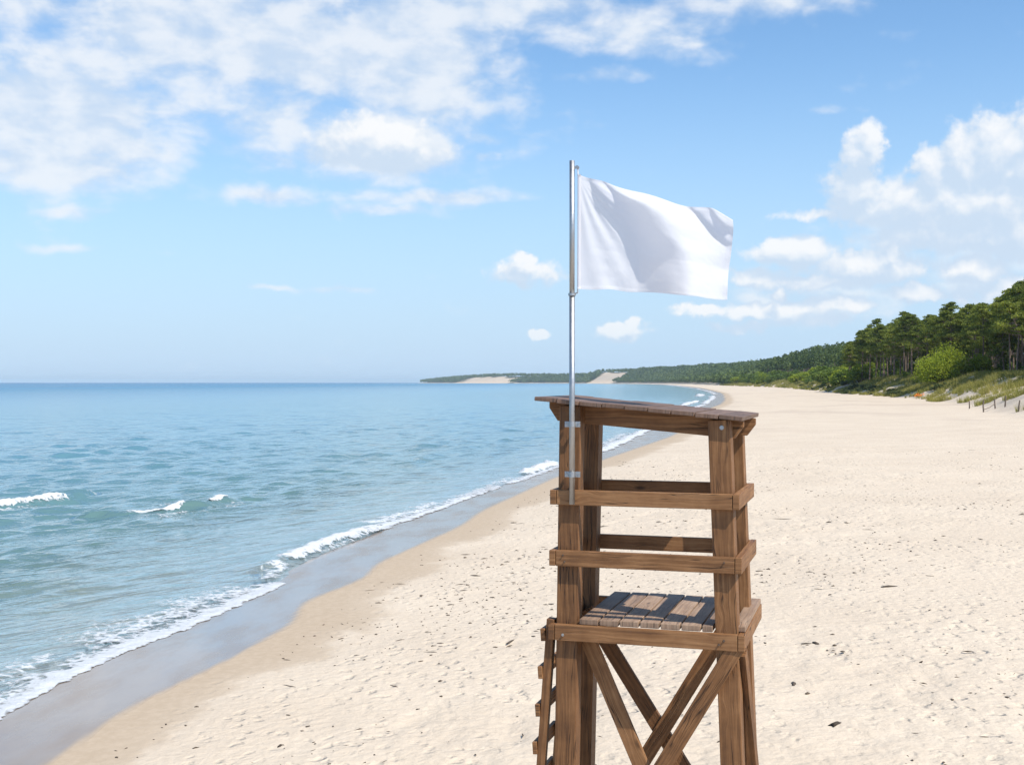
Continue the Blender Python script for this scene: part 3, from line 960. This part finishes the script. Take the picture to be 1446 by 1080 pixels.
# the far-off wood: one mass of many crowns and trunks
def build_wood():
    rg = np.random.default_rng(33)
    VV = []; FF = []; b = 0
    TV = []; TF = []; tb = 0
    def add_crown(c, rx, rz, n, size):
        nonlocal b
        v = rg.standard_normal((n, 3)); v /= np.linalg.norm(v, axis=1)[:, None]
        v[:, 2] = np.where(v[:, 2] < -.2, -v[:, 2]*.6, v[:, 2])
        v *= (0.72+.33*rg.random(n))[:, None]
        lv, lf = leaves(c+v*np.array([rx, rx, rz]), size, .75, rg, 0)
        VV.append(lv); FF.append(lf+b); b += len(lv)
    def add_trunk(x, y, z, h, r):
        nonlocal tb
        v, f = tube([(x, y, z-.5), (x+rg.normal(0, .2), y, z+h)], [r, r*.5], 4)
        TV.append(v); TF.append(f+tb); tb += len(v)
    # deep rows behind the near pines
    for i in range(850):
        y = rg.uniform(125, 470)
        x = tree_line(y)+22+rg.uniform(0, 65)
        z = ground_z(x, y)
        h = rg.uniform(13.5, 17.5)*edge_h(min(y, 400))*.97
        add_trunk(x, y, z, h*.7, .16)
        for q in range(5):
            add_crown(np.array([x+rg.normal(0, 1.1), y+rg.normal(0, 1.1), z+h*(.56+.09*q)]), 1.9-.2*q, 1.0, 60, .75)
    # middle distance
    for i in range(1500):
        y = 412*math.exp(rg.uniform(0, 1.15))
        e = abs(rg.normal(0, 40)) if rg.random() < .75 else rg.uniform(0, 110)
        x = tree_line(y)+e
        z = ground_z(x, y)
        h = rg.uniform(9.5, 15)
        rr = rg.uniform(1.8, 3.0)
        if e < 16:
            add_trunk(x, y, z, h*.7, .2)
        for q in range(3):
            add_crown(np.array([x+rg.normal(0, .5), y+rg.normal(0, .5), z+h*(.55+.16*q)]), rr*(1.05-.24*q), h*.16, 26 if y < 800 else 16, 1.25 if y < 800 else 1.7)
    # far hills
    m = 14000
    y = 1100*np.exp(rg.uniform(0, 1.75, m))
    e = np.where(rg.random(m) < .5, rg.uniform(4, 60, m), rg.uniform(10, 230, m))
    x = x_foot(y)+e
    ok = (y < 6420) & (bare_mask(x, y) < .3)
    x = x[ok]; y = y[ok]
    z = terrain(x, y)
    for xx, yy, zz in zip(x[:9500], y[:9500], z[:9500]):
        sc = 1+yy/5200
        add_crown(np.array([xx, yy, zz+3.2*sc]), 3.1*sc, 3.6*sc+rg.random()*2.0, 16, 3.0*sc)
    o = link('pine_forest', mesh_np('pine_forest', np.concatenate(VV), np.concatenate(FF), M_FAR))
    tag(o, 'dark green distant wood covering the coast hills', 'forest', kind='stuff')
    t = link('tree_trunks', mesh_np('tree_trunks', np.concatenate(TV), np.concatenate(TF), M_BARK), o)
    t['kind'] = 'stuff'
build_wood()

# ---------------------------------------------------------------- shrubs
def shrub_meshes(seed, rx, ry, h, n, size, mat, lobes=16):
    rg = np.random.default_rng(seed)
    C = []; stems = []
    for j in range(lobes):
        th = rg.uniform(0, 6.28); q = rg.random()**.5
        zz = h*(0.14+.70*rg.random()*(1-.68*q*q))
        c = np.array([math.cos(th)*rx*.72*q, math.sin(th)*ry*.72*q, zz])
        rr = min(rx, h)*(.22+.16*rg.random())
        m = n//lobes
        v = rg.standard_normal((m, 3)); v /= np.linalg.norm(v, axis=1)[:, None]
        v *= (rg.random(m)**.38)[:, None]*rr*np.array([1.1, 1.1, .85])
        p = c+v
        p[:, 2] = np.maximum(p[:, 2], .05)
        C.append(p)
        stems.append(tube([(c[0]*.15, c[1]*.15, -.2), (c[0]*.55, c[1]*.55, zz*.5), tuple(c)], [.05*h/4+.02, .03*h/4+.015, .01], 5))
    sv, sf = join(stems)
    lv, lf = leaves(np.concatenate(C), size, .6, rg, .5)
    return mesh_np('shrub_stem', sv, sf, M_TWIG, True), mesh_np('shrub_crown', lv, lf, mat)

def place_shrub(name, meshes, x, y, rz, s, label, cat, group=None):
    r = empty(name, (x, y, ground_z(x, y)-.08), rz)
    r.scale = (s, s, s)
    link('stem', meshes[0], r); link('crown', meshes[1], r)
    return tag(r, label, cat, group)

big = shrub_meshes(700, 8.0, 5.2, 8.4, 12000, .42, M_SHRUB, 60)
place_shrub('shrub', big, 81.5, 226, 0.3, .88, 'largest bright yellow green shrub at the foot of the dune before the pines', 'shrub')
big2 = shrub_meshes(701, 3.6, 3.0, 5.4, 5000, .40, M_SHRUB, 24)
place_shrub('shrub', big2, 88.0, 226, 1.3, 1.0, 'bright green shrub just right of the largest shrub, partly behind it', 'shrub')
dk = shrub_meshes(702, 3.0, 3.0, 4.6, 4000, .42, M_SHRUB2, 18)
place_shrub('shrub', dk, 92.5, 224, 2.3, 1.0, 'dark green shrub against the trunks right of the bright shrubs', 'shrub')

sv = [shrub_meshes(710+i, 3.6, 3.2, 4.2, 2600, .55, M_SHRUB if i in (0, 3) else M_SHRUB2, 18) for i in range(5)]
srg = np.random.default_rng(44)
src = None
first = {}
for i in range(170):
    y = 330*math.exp(srg.uniform(0, 1.45)**1.0)
    off = np.interp(y, [330, 420, 600, 1400], [6, 7, 8, 8])
    x = float(x_foot(y))+off+abs(srg.normal(0, 9))
    k = int(srg.integers(5)); s = srg.uniform(.75, 1.35)*float(np.interp(y, [330, 450, 1400], [1.0, 1.35, 1.9]))
    if k not in first:
        first[k] = place_shrub('shrub', sv[k], x, y, srg.uniform(0, 6), s, '', 'shrub'); r = first[k]
    else:
        r = copy_tree(first[k], (x, y, ground_z(x, y)-.1), srg.uniform(0, 6), (s, s, s*srg.uniform(.8, 1.1)))
    tag(r, 'rounded green shrub in the thicket between the far beach and the pines', 'shrub', 'shrubs of the thicket along the far dunes')
lowm = [shrub_meshes(730+i, 1.5, 1.3, 1.1, 900, .26, M_LOW, 10) for i in range(3)]
fl = {}
for i in range(46):
    y = 205*math.exp(srg.uniform(0, 1.0))
    x = float(x_foot(y))+srg.uniform(-.5, 5.5)
    k = int(srg.integers(3)); s = srg.uniform(.6, 1.7)
    if k not in fl:
        fl[k] = place_shrub('low_bush', lowm[k], x, y, srg.uniform(0, 6), s, '', 'bush'); r = fl[k]
    else:
        r = copy_tree(fl[k], (x, y, ground_z(x, y)-.06), srg.uniform(0, 6), (s*1.3, s, s*srg.uniform(.5, 1.0)))
    tag(r, 'low grey green bush growing at the foot of the dunes', 'bush', 'low bushes along the dune foot')
# dark undergrowth between the trunks
ug = [shrub_meshes(740+i, 1.8, 1.8, 2.0, 700, .40, M_SHRUB2, 8) for i in range(2)]
fu = {}
for i in range(60):
    y = srg.uniform(150, 400)
    x = tree_line(y)+srg.uniform(-3, 10)
    k = int(srg.integers(2)); s = srg.uniform(.5, 1.2)
    if k not in fu:
        fu[k] = place_shrub('undergrowth_bush', ug[k], x, y, 0, s, '', 'bush'); r = fu[k]
    else:
        r = copy_tree(fu[k], (x, y, ground_z(x, y)-.06), srg.uniform(0, 6), (s, s, s))
    tag(r, 'dark low bush under the pines among the trunks', 'bush', 'undergrowth bushes among the pine trunks')

# ---------------------------------------------------------------- dune grass
def build_grass():
    rg = np.random.default_rng(55)
    VV = []; b = 0
    y = 78*np.exp(rg.uniform(0, 2.75, 60000))
    e = rg.uniform(-1, 20, 60000)
    x = x_foot(y)+e
    n = fbm(x/4.5, y/7, 401, 4); n2 = fbm(x/1.4, y/1.8, 411, 2)
    keep = (n*.6+n2*.4+.018*e > np.interp(y, [160, 230, 330], [.66, .58, .605])) & (e < np.interp(y, [0, 120, 200, 350, 420, 600], [22, 22, 19, 9, 12, 14]))
    keep &= rg.random(60000) < np.clip(1.1-e*.01, .4, 1)
    x = x[keep]; y = y[keep]
    z = terrain(x, y)
    m = 11
    nt = len(x)
    print('grass tufts', nt)
    bx = np.repeat(x, m)+rg.normal(0, .16, nt*m); by = np.repeat(y, m)+rg.normal(0, .16, nt*m); bz = np.repeat(z, m)-.03
    h = np.clip(by/400, 1, 1.6)*(0.35+.55*rg.random(nt*m))*np.repeat(.7+.6*rg.random(nt), m)
    th = rg.uniform(0, 6.28, nt*m); ln = rg.uniform(.1, .6, nt*m)*h
    tx = bx+np.cos(th)*ln-.15*h; ty = by+np.sin(th)*ln; tz = bz+h
    w = np.clip(.012+by*.00012, .02, .16)
    px = -np.sin(th)*w; py = np.cos(th)*w
    B1 = np.stack([bx-px, by-py, bz], -1); B2 = np.stack([bx+px, by+py, bz], -1); T = np.stack([tx, ty, tz], -1)
    V = np.stack([B1, B2, T], 1).reshape(-1, 3)
    F = np.arange(len(V)).reshape(-1, 3)
    tag(link('dune_grass', mesh_np('dune_grass', V, F, M_GRASS)), 'yellow green marram grass on the dunes', 'grass', kind='stuff')
build_grass()

# roots and dead wood where the dune edge has broken away
rrg = np.random.default_rng(66)
# ---------------------------------------------------------------- stakes at the dune foot
def stake_mesh(seed, h):
    rg = np.random.default_rng(seed)
    p = [(0, 0, -.4), (rg.normal(0, .02), rg.normal(0, .02), h*.5), (rg.normal(0, .05), rg.normal(0, .05), h)]
    v, f = tube(p, [.075, .07, .06], 7)
    V = np.concatenate([v, [np.array(p[-1])+np.array([0, 0, .03])]])
    F = [tuple(q) for q in f]
    me = bpy.data.meshes.new('wooden_stake')
    top = len(V)-1
    tri = [(14+k, 14+(k+1) % 7, top) for k in range(7)]
    me.from_pydata([tuple(q) for q in V], [], F+tri)
    me.materials.append(M_STAKE)
    return me
STK = [(49.8, 131.0, .85, 'wooden stake at the left end of the stake row by the dune'),
       (45.0, 114.8, 1.15, 'tallest weathered stake with a rail sagging to its right'),
       (48.2, 120.0, 1.0, 'weathered stake in the middle of the row by the dune'),
       (47.05, 114.8, 1.05, 'weathered stake second from the right end of the row'),
       (43.9, 104.3, 1.0, 'thick dark stake at the right end of the row by the dune')]
for i, (x, y, h, lb) in enumerate(STK):
    o = link('wooden_stake', stake_mesh(800+i, h), None, (x, y, ground_z(x, y)))
    o.rotation_euler = (rrg.normal(0, .05), rrg.normal(0, .05), 0)
    tag(o, lb, 'stake', 'stakes at the dune foot')
a = np.array([45.0, 114.8, ground_z(45, 114.8)+.25]); b_ = np.array([48.2, 120.0, ground_z(48.2, 120)+.55])
v, f = tube([a, (a+b_)/2-np.array([0, 0, .12]), b_], [.04, .04, .035], 6)
tag(link('fence_rail', mesh_np('fence_rail', v, f, M_STAKE, True)), 'thin broken rail hanging between two stakes', 'rail')
# small orange patch at the foot of the dune
orx, ory = 71.8, 212.0
rg = np.random.default_rng(5)
c = np.stack([rg.normal(0, .42, 110), rg.normal(0, .3, 110), abs(rg.normal(0, .22, 110))+.05], -1)
lv, lf = leaves(c, .32, .8, rg, 1)
om = empty('orange_plant', (orx, ory, ground_z(orx, ory)))
link('leaves', mesh_np('orange_leaves', lv, lf, M_ORANGE), om)
v, f = join([tube([(q*.4, 0, -.2), (q*.6, .1*q, .3)], [.03, .015], 4) for q in (-1, -.4, .2, .7, 1.2)])
link('stem', mesh_np('orange_stem', v, f, M_TWIG), om)
tag(om, 'small orange leaved plant at the foot of the dune below the bright shrub', 'plant')

# ---------------------------------------------------------------- lifeguard chair
YAW = R(17)
EX = Vector((math.cos(YAW), -math.sin(YAW), 0)); EY = Vector((math.sin(YAW), math.cos(YAW), 0))
CX, CY = 0.805+EY.x*.445, 7.425+EY.y*.445
CHZ = ground_z(CX, CY)
chair = empty('lifeguard_chair', (CX, CY, CHZ), -YAW)
tag(chair, 'tall brown wooden lifeguard chair with slanted plank roof standing on the sand', 'lifeguard chair')
TOP = CAM_Z-CHZ                      # heights below are measured down from eye level

def board(a, b, w, t, up=(0, 0, 1), bev=.004, uvoff=None):
    """a bevelled board from a to b, w across 'up', t the other way; returns a bmesh with UVs along the grain"""
    a = Vector(a); b = Vector(b)
    L = (b-a).length
    ax = (b-a).normalized()
    upv = Vector(up)
    wz = (upv-ax*upv.dot(ax)).normalized()
    wy = wz.cross(ax)
    bm = bmesh.new()
    bmesh.ops.create_cube(bm, size=1.0)
    for v in bm.verts:
        v.co = Vector((v.co.x*L, v.co.y*t, v.co.z*w))
    if bev:
        bmesh.ops.bevel(bm, geom=bm.edges[:], offset=bev, segments=2, profile=.6, affect='EDGES')
    uv = bm.loops.layers.uv.new('UVMap')
    o = uvoff or (random.uniform(0, 50), random.uniform(0, 50))
    for f in bm.faces:
        n = f.normal
        for lp in f.loops:
            c = lp.vert.co
            if abs(n.x) > .7:
                uvc = (c.y*.3+o[0], c.z+o[1])
            elif abs(n.y) > abs(n.z):
                uvc = (c.x+o[0], c.z+o[1])
            else:
                uvc = (c.x+o[0], c.y+o[1]+.37)
            lp[uv].uv = uvc
    M = Matrix((ax, wy, wz)).transposed()
    mid = (a+b)/2
    for v in bm.verts:
        v.co = M @ v.co+mid
    return bm

def merge(bms):
    out = bmesh.new()
    out.loops.layers.uv.new('UVMap')
    tmp = bpy.data.meshes.new('tmp')
    for b in bms:
        b.to_mesh(tmp); out.from_mesh(tmp); b.free()
    bpy.data.meshes.remove(tmp)
    return out

def emit(name, bm, mat, parent, label=None, smooth=False):
    me = bpy.data.meshes.new(name)
    bmesh.ops.recalc_face_normals(bm, faces=bm.faces[:])
    bm.to_mesh(me); bm.free()
    me.materials.append(mat)
    if smooth:
        me.polygons.foreach_set('use_smooth', np.ones(len(me.polygons), bool))
    o = link(name, me, parent)
    if label: o['label'] = label
    return o

def rod(a, b, r, seg=16, cap=True):
    a = Vector(a); b = Vector(b)
    bm = bmesh.new()
    bmesh.ops.create_cone(bm, cap_ends=cap, segments=seg, radius1=r, radius2=r, depth=(b-a).length)
    q = (b-a).to_track_quat('Z', 'Y')
    for v in bm.verts:
        v.co = q @ v.co+(a+b)/2
    return bm

def H(h):
    return TOP-h
def xR(h): return .548+.038*(h-.72)
def xL(h): return -.548-.012*(h-.72)
def yF(h): return -.405-.010*(h-.72)
def yB(h): return .405+.010*(h-.72)
PW = .135
def rtop(x): return .0915+.0885*(x+.694)     # roof surface, below eye level
RT = .026                                     # roof board thickness
BOT = TOP+.06
posts = {}
for sx in ('L', 'R'):
    for sy in ('F', 'B'):
        def cx(h): return (xL(h)+PW/2-(.026+.014*h if sy == 'B' else 0)) if sx == 'L' else (xR(h)-PW/2)
        def cy(h): return (yF(h)+PW/2) if sy == 'F' else (yB(h)-PW/2)
        ht = rtop(cx(.2))+RT+.010
        bm = board((cx(ht), cy(ht), H(ht)), (cx(BOT), cy(BOT), H(BOT)), PW, PW, (0, 1, 0), .006)
        posts[sx+sy] = emit('post', bm, M_WOOD, chair)
# galvanised bolts
def bolt(x, y, h, parent, r=.009):
    bm = merge([rod((x, y+.004, H(h)), (x, y-.003, H(h)), r*1.5, 14), rod((x, y-.002, H(h)), (x, y-.010, H(h)), r, 6)])
    o = emit('bolt', bm, M_METAL if r > .0055 else M_NAIL, parent)
    return o
bolt(.480, yF(.28), .275, posts['RF'])

# rails and seat beams: front and back boards run between the ends of the side boards
TH = .040
def ring(h0, h1, name, yb=None, sides=True):
    hm = (h0+h1)/2; w = h1-h0
    yf = yF(hm); ybk = yB(hm) if yb is None else yb
    xl, xr = xL(hm), xR(hm)
    fb = emit(name, board((xl, yf-TH/2-.001, H(hm)), (xr, yf-TH/2-.001, H(hm)), w, TH), M_WOOD, chair)
    emit(name, board((xl, ybk+TH/2+.001, H(hm)), (xr, ybk+TH/2+.001, H(hm)), w, TH), M_WOOD, chair)
    if sides:
        for s, x in ((-1, xl-.003), (1, xr+.003)):
            emit(name, board((x+s*TH/2, yf-TH-.003, H(hm)), (x+s*TH/2, ybk+TH+.003, H(hm)), w-.002, TH), M_WOOD, chair)
    return fb
r1 = ring(.676, .770, 'rail')
r2 = ring(1.056, 1.155, 'rail')
sb = ring(1.521, 1.621, 'seat_beam', yb=.60)
bolt(-.505, yF(1.57)-TH-.001, 1.585, sb, .006)
bolt(.50, yF(1.57)-TH-.001, 1.560, sb, .005)
bolt(.47, yF(1.57)-TH-.001, 1.585, sb, .005)
bolt(-.505, yF(1.1)-TH-.001, 1.085, r2, .004)
bolt(-.495, yF(1.1)-TH-.001, 1.125, r2, .004)
bolt(.50, yF(1.1)-TH-.001, 1.090, r2, .004)
# a bearer under the back of the seat so that the boards rest on wood
# seat boards run front to back
ST = .036
planks = []
px0 = xL(1.5)+PW+.012
gap = .011
pwid = .117
x = px0+.007
i = 0
while x < xR(1.5)-PW-.02:
    w = min(pwid, xR(1.5)-PW-.015-x)
    if w > .03:
        dz = random.uniform(-.002, .002)
        planks.append(board((x+w/2, -.425+random.uniform(-.006, .006), H(1.5205-ST/2)+dz+.001), (x+w/2, .625+random.uniform(-.01, .01), H(1.5205-ST/2)+dz+.001), w, ST, (1, 0, 0), .005))
    x += pwid+gap
# boards outside the right-hand posts
planks.append(board((xR(1.5)-.005, yF(1.5)+PW+.01-.115, H(1.5205-ST/2)+.001), (xR(1.5)-.005, .625, H(1.5205-ST/2)+.001), .001, .001))
planks.pop().free()
planks.append(board((xR(1.5)+.046-.045, -.37, H(1.5205-ST/2)+.001), (xR(1.5)+.046-.045, .63, H(1.5205-ST/2)+.001), .08, ST, (1, 0, 0), .006))
emit('seat', merge(planks), M_SEATW, chair)

# roof beams with cut ends, and roof boards
def roof_beam(y0, xa, xb, hgt, th):
    # outline in x / height, chamfered lower corners, extruded in y
    def z(x): return H(rtop(x)+RT+.002)
    pts = [(xa, z(xa)), (xb, z(xb)), (xb, z(xb)-.040), (xb-.055, z(xb-.055)-hgt), (xa+.055, z(xa+.055)-hgt), (xa, z(xa)-.040)]
    bm = bmesh.new()
    vs = [bm.verts.new((p[0], y0, p[1])) for p in pts]
    f = bm.faces.new(vs)
    r = bmesh.ops.extrude_face_region(bm, geom=[f])
    for v in r['geom']:
        if isinstance(v, bmesh.types.BMVert):
            v.co.y += th
    bmesh.ops.bevel(bm, geom=bm.edges[:], offset=.003, segments=1, affect='EDGES')
    uv = bm.loops.layers.uv.new('UVMap')
    ox = random.uniform(0, 40)
    for fc in bm.faces:
        for lp in fc.loops:
            c = lp.vert.co
            lp[uv].uv = (c.x+ox, c.z+c.y+ox)
    return bm
emit('roof_beam', roof_beam(yF(.3)+PW+.002, -.645, .597, .118, .045), M_WOOD, chair)
emit('roof_beam', roof_beam(yB(.3)-PW-.047, -.645, .622, .118, .045), M_WOOD, chair)
rb = []
xs_ = np.linspace(-.694, .611, 10)
for i in range(9):
    xa, xb = xs_[i]+.002, xs_[i+1]-.003
    za, zb = H(rtop(xa)+RT/2), H(rtop(xb)+RT/2)
    dz = random.uniform(-.003, .003)
    xm = (xa+xb)/2; zm = (za+zb)/2+dz
    nrm = Vector((1, 0, -.0885+random.uniform(-.015, .015))).normalized()
    rb.append(board((xm, -.447+random.uniform(-.008, .008), zm), (xm, .600+random.uniform(-.012, .012), zm), xb-xa, RT, tuple(nrm), .004))
emit('roof', merge(rb), M_ROOFW, chair)

# crossed braces, front and back, and a diagonal on the right side
def brace(p, q, w=.095, t=.038, up=(0, 0, 1)):
    emit('brace', board(p, q, w, t, up, .004), M_WOOD, chair)
ht, hb = 1.64, 3.10
# front: one board nailed behind the posts, the other on their faces; back: a pair inside the posts
brace((-.433, -.25, H(1.55)), (.330, -.25, H(3.27)), .10)
brace((.588, yF(1.6)-.016, H(1.57)), (-.41, yF(3.2)-.016, H(3.265)), .10, .030)
brace((-.519, .245, H(1.55)), (.555, .255, H(3.20)), .10)
brace((.467, .200, H(1.55)), (-.51, .210, H(3.20)), .10)
# right side
brace((xR(1.7)+.022, yF(1.7)+.05, H(ht)), (xR(3.05)+.022, yB(3.05)-.06, H(hb)), .085, .036)
brace((xR(1.7)-PW-.024, yB(1.7)-.05, H(ht)), (xR(3.05)-PW-.024, yF(3.05)+.06, H(hb)), .085, .036)
# upright batten on the back right post
emit('batten', board((xR(1.63)-.032, yB(1.63)-PW-.013, H(1.63)), (xR(3.3)-.040, yB(3.3)-PW-.013, H(3.3)), .024, .045, (0, 1, 0), .004), M_WOOD, chair)

# ladder on the sea side
lad = empty('ladder')
lad.parent = chair
def lx(h): return -.607-.073*(h-1.633)
SWID = .050
for y in (-.375, .045):
    emit('stringer', board((lx(1.50), y, H(1.50)), (lx(TOP+.05), y, H(TOP+.05)), SWID, .075, (1, 0, 0), .004), M_WOOD, lad)
h = 1.60
while h < TOP-.1:
    xx = lx(h)-SWID/2-.0155
    emit('rung', board((xx, -.425, H(h)), (xx, .095, H(h)), .078, .029, (-.073, 0, 1), .004), M_WOOD, lad)
    h += .241

# ---------------------------------------------------------------- flagpole and flag
def cw(x, y, h):
    return Vector((CX, CY, CHZ))+EX*x+EY*y+Vector((0, 0, H(h)))
pp = cw(-.442, yF(.7)-TH-.022, 0)
pole = empty('flagpole', (pp.x, pp.y, CAM_Z-.762), -YAW)
tag(pole, 'thin galvanised metal flagpole clamped to the front of the wooden chair', 'flagpole')
Z0 = .762
def pz(h): return Z0-h
PR = .0175
def tube_bm(z0, z1, r, wall=.003, seg=24):
    bm = bmesh.new()
    rings = []
    for z, rr in ((z0, r), (z1, r), (z1, r-wall), (z1-.12, r-wall)):
        rings.append([bm.verts.new((rr*math.cos(2*math.pi*k/seg), rr*math.sin(2*math.pi*k/seg), z)) for k in range(seg)])
    for a, b in zip(rings[:-1], rings[1:]):
        for k in range(seg):
            bm.faces.new((a[k], a[(k+1) % seg], b[(k+1) % seg], b[k]))
    bm.faces.new(rings[0][::-1]); bm.faces.new(rings[-1])
    return bm
emit('pole', tube_bm(0, pz(-.548), PR), M_METAL, pole, smooth=True)
emit('pole', tube_bm(pz(-.5475), pz(-1.387), PR*.93), M_METAL, pole, smooth=True)
emit('collar', rod((0, 0, pz(-.542)), (0, 0, pz(-.558)), PR*1.35, 20), M_METAL, pole)
for hh in (.262, .575):
    zc = pz(hh)
    # a split clamp ring round the pole, two ears and the screws that hold it to the post
    parts = [rod((0, 0, zc-.016), (0, 0, zc+.016), PR*1.22, 20)]
    for s in (-1, 1):
        parts.append(board((s*.018, .012, zc), (s*.050, .012, zc), .036, .006, (0, 0, 1), .0015))
        parts.append(board((s*.034, .014, zc), (s*.034, .046, zc), .030, .005, (0, 0, 1), 0))
        parts.append(rod((s*.040, .008, zc+.006), (s*.040, .002, zc+.006), .006, 6))
        parts.append(rod((s*.029, .008, zc-.007), (s*.029, .003, zc-.007), .004, 6))
    for p in parts:
        if not p.loops.layers.uv:
            p.loops.layers.uv.new('UVMap')
    emit('clamp', merge(parts), M_METAL, pole)
# loop at the top and the hook at the collar that hold the flag
emit('top_bracket', merge([board((PR*.7, 0, pz(-1.344)), (.042, 0, pz(-1.344)), .016, .012, (0, 0, 1), .002), rod((.034, -.010, pz(-1.344)), (.034, .010, pz(-1.344)), .011, 12)]), M_METAL, pole)
emit('hook', merge([rod((PR, 0, pz(-.556)), (.036, 0, pz(-.560)), .004, 8), rod((.036, 0, pz(-.560)), (.036, 0, pz(-.585)), .004, 8)]), M_METAL, pole)

# flag: hangs from its hoist at the pole, blown to the right
FL = empty('flag', (pp.x, pp.y, 0.0), 0.0)
tag(FL, 'plain white flag blowing to the right from the metal flagpole', 'flag')
NS, NT = 130, 100
S = np.linspace(0, 1, NS)[None, :].repeat(NT, 0); T = np.linspace(0, 1, NT)[:, None].repeat(NS, 1)
K = 7.52/1700.0                     # metres per photo pixel at the pole
def ease(q):
    q = np.clip(q, 0, 1)
    return q*q*(3-2*q)
# edges of the flag in metres from the pole's axis / eye level
top_pts = np.array([(0, 8.8, 294), (.25, 60, 277), (.5, 112, 263), (.75, 168, 251), (.88, 198, 244), (1, 227, 229)])
bot_pts = np.array([(0, 8.2, 132), (.25, 60, 131), (.45, 97, 128.5), (.65, 145, 122), (.85, 185, 116), (1, 218, 117)])
xt = np.interp(S, top_pts[:, 0], top_pts[:, 1]); zt = np.interp(S, top_pts[:, 0], top_pts[:, 2])
xb = np.interp(S, bot_pts[:, 0], bot_pts[:, 1]); zb = np.interp(S, bot_pts[:, 0], bot_pts[:, 2])
bul = 4.5*np.sin(np.pi*T)*S**3
Xf = (xt*(1-T)+xb*T+bul*np.cos(T*2.2))*K
Zf = (zt*(1-T)+zb*T)*K+.006*np.sin(S*15+.5)*(1-T)*ease(S/.25)-.004*np.sin(S*21)*T*ease(S/.2)
_t = np.linspace(0, 1, NT)
def smooth_curve(tt, ss):
    c = np.interp(_t, tt, ss)
    for _ in range(6):
        c = np.convolve(np.pad(c, 3, mode='edge'), np.ones(7)/7, 'valid')
    return c[:, None]
A_ = smooth_curve([0, .12, .29, .43, .6, 1], [.02, .157, .28, .365, .42, .425])
B_ = smooth_curve([0, .03, .11, .22, .42, .5, .7, 1], [.05, .226, .46, .58, .63, .69, .72, .73])
d0 = 0.06*ease(S/A_)*np.clip(T*1.6, .15, 1)
d1 = -0.19*ease((S-A_)/np.maximum(B_-A_, .02))*np.clip(.28+T*.98, 0, 1.25)
d2 = 0.15*ease((S-B_)/np.maximum(1-B_, .05))
# curled upper fly corner, small creases fanning from the hoist corner and along the bottom
curl = -.095*ease((S-.72-.62*T)/.16)*(1-ease(T/.5))
ang = np.arctan2(T+.02, S+.02)
fan = .004*np.sin(ang*34+2.2*vnoise(S*3, T*3, 3))*np.exp(-((S-.12)/.22)**2)*np.clip(T*3, 0, 1)
wr1 = .006*(fbm(S*7, T*5, 601, 4)-.5)*ease(S/.15)*2
fly = .006*np.sin(T*15+S*5)*ease((S-.72)/.28)
hem = .006*np.sin(S*26)*ease((T-.86)/.14)
seam = -.0022*((T < .03) | (T > .97) | (S > .975))
wav = .006*np.sin(S*19+1)*np.clip(1-T*4, 0, 1)*ease(S/.2)
Yf = d0+d1+d2+curl+fan+wr1+fly+hem+seam+wav-.03*S
zflag = CAM_Z
V = np.stack([Xf, Yf, Zf+zflag], -1).reshape(-1, 3)
me = mesh_np('flag_cloth', V, grid_faces(NT, NS), M_CLOTH, True)
link('cloth', me, FL)
# hoist band: doubled sleeve along the pole side
nb = 40
tb = np.linspace(0, 1, nb)
hx = np.interp(0, top_pts[:, 0], top_pts[:, 1])*(1-tb)+8.2*tb; hz = 294*(1-tb)+132*tb
prof = [(-1.0, -.004), (3.6, -.0055), (3.6, .0055), (-1.0, .004)]
HV = np.array([[(hx[i]+a)*K, b, hz[i]*K+zflag] for i in range(nb) for a, b in prof])
HF = [(i*4+k, i*4+(k+1) % 4, (i+1)*4+(k+1) % 4, (i+1)*4+k) for i in range(nb-1) for k in range(4)]+[(0, 1, 2, 3), tuple((nb-1)*4+k for k in (3, 2, 1, 0))]
link('hoist_band', mesh_np('hoist_band', HV, np.array(HF), M_CLOTH), FL)
tie = merge([rod((.036, 0, 302*K+zflag), (.038, 0, 293*K+zflag), .004, 8), rod((.036, 0, 133*K+zflag), (.036, 0, 126*K+zflag), .004, 8)])
emit('tie', tie, M_CLOTH, FL)

# ---------------------------------------------------------------- the air over the sea: a thin even haze
def build_haze():
    bm = bmesh.new()
    bmesh.ops.create_cube(bm, size=1.0)
    for v in bm.verts:
        v.co = Vector((v.co.x*64000, v.co.y*64000+2000, -6.0 if v.co.z < 0 else 72.0))
    me = bpy.data.meshes.new('haze')
    bm.to_mesh(me); bm.free()
    m, t, out = material('haze_air')
    p = t.new('ShaderNodeVolumePrincipled')
    p.inputs['Color'].default_value = (0.72, 0.89, 1.0, 1)
    p.inputs['Density'].default_value = 0.00006
    t.link(p.outputs[0], out.inputs['Volume'])
    me.materials.append(m)
    tag(link('haze', me), 'thin blue haze', kind='stuff')
build_haze()
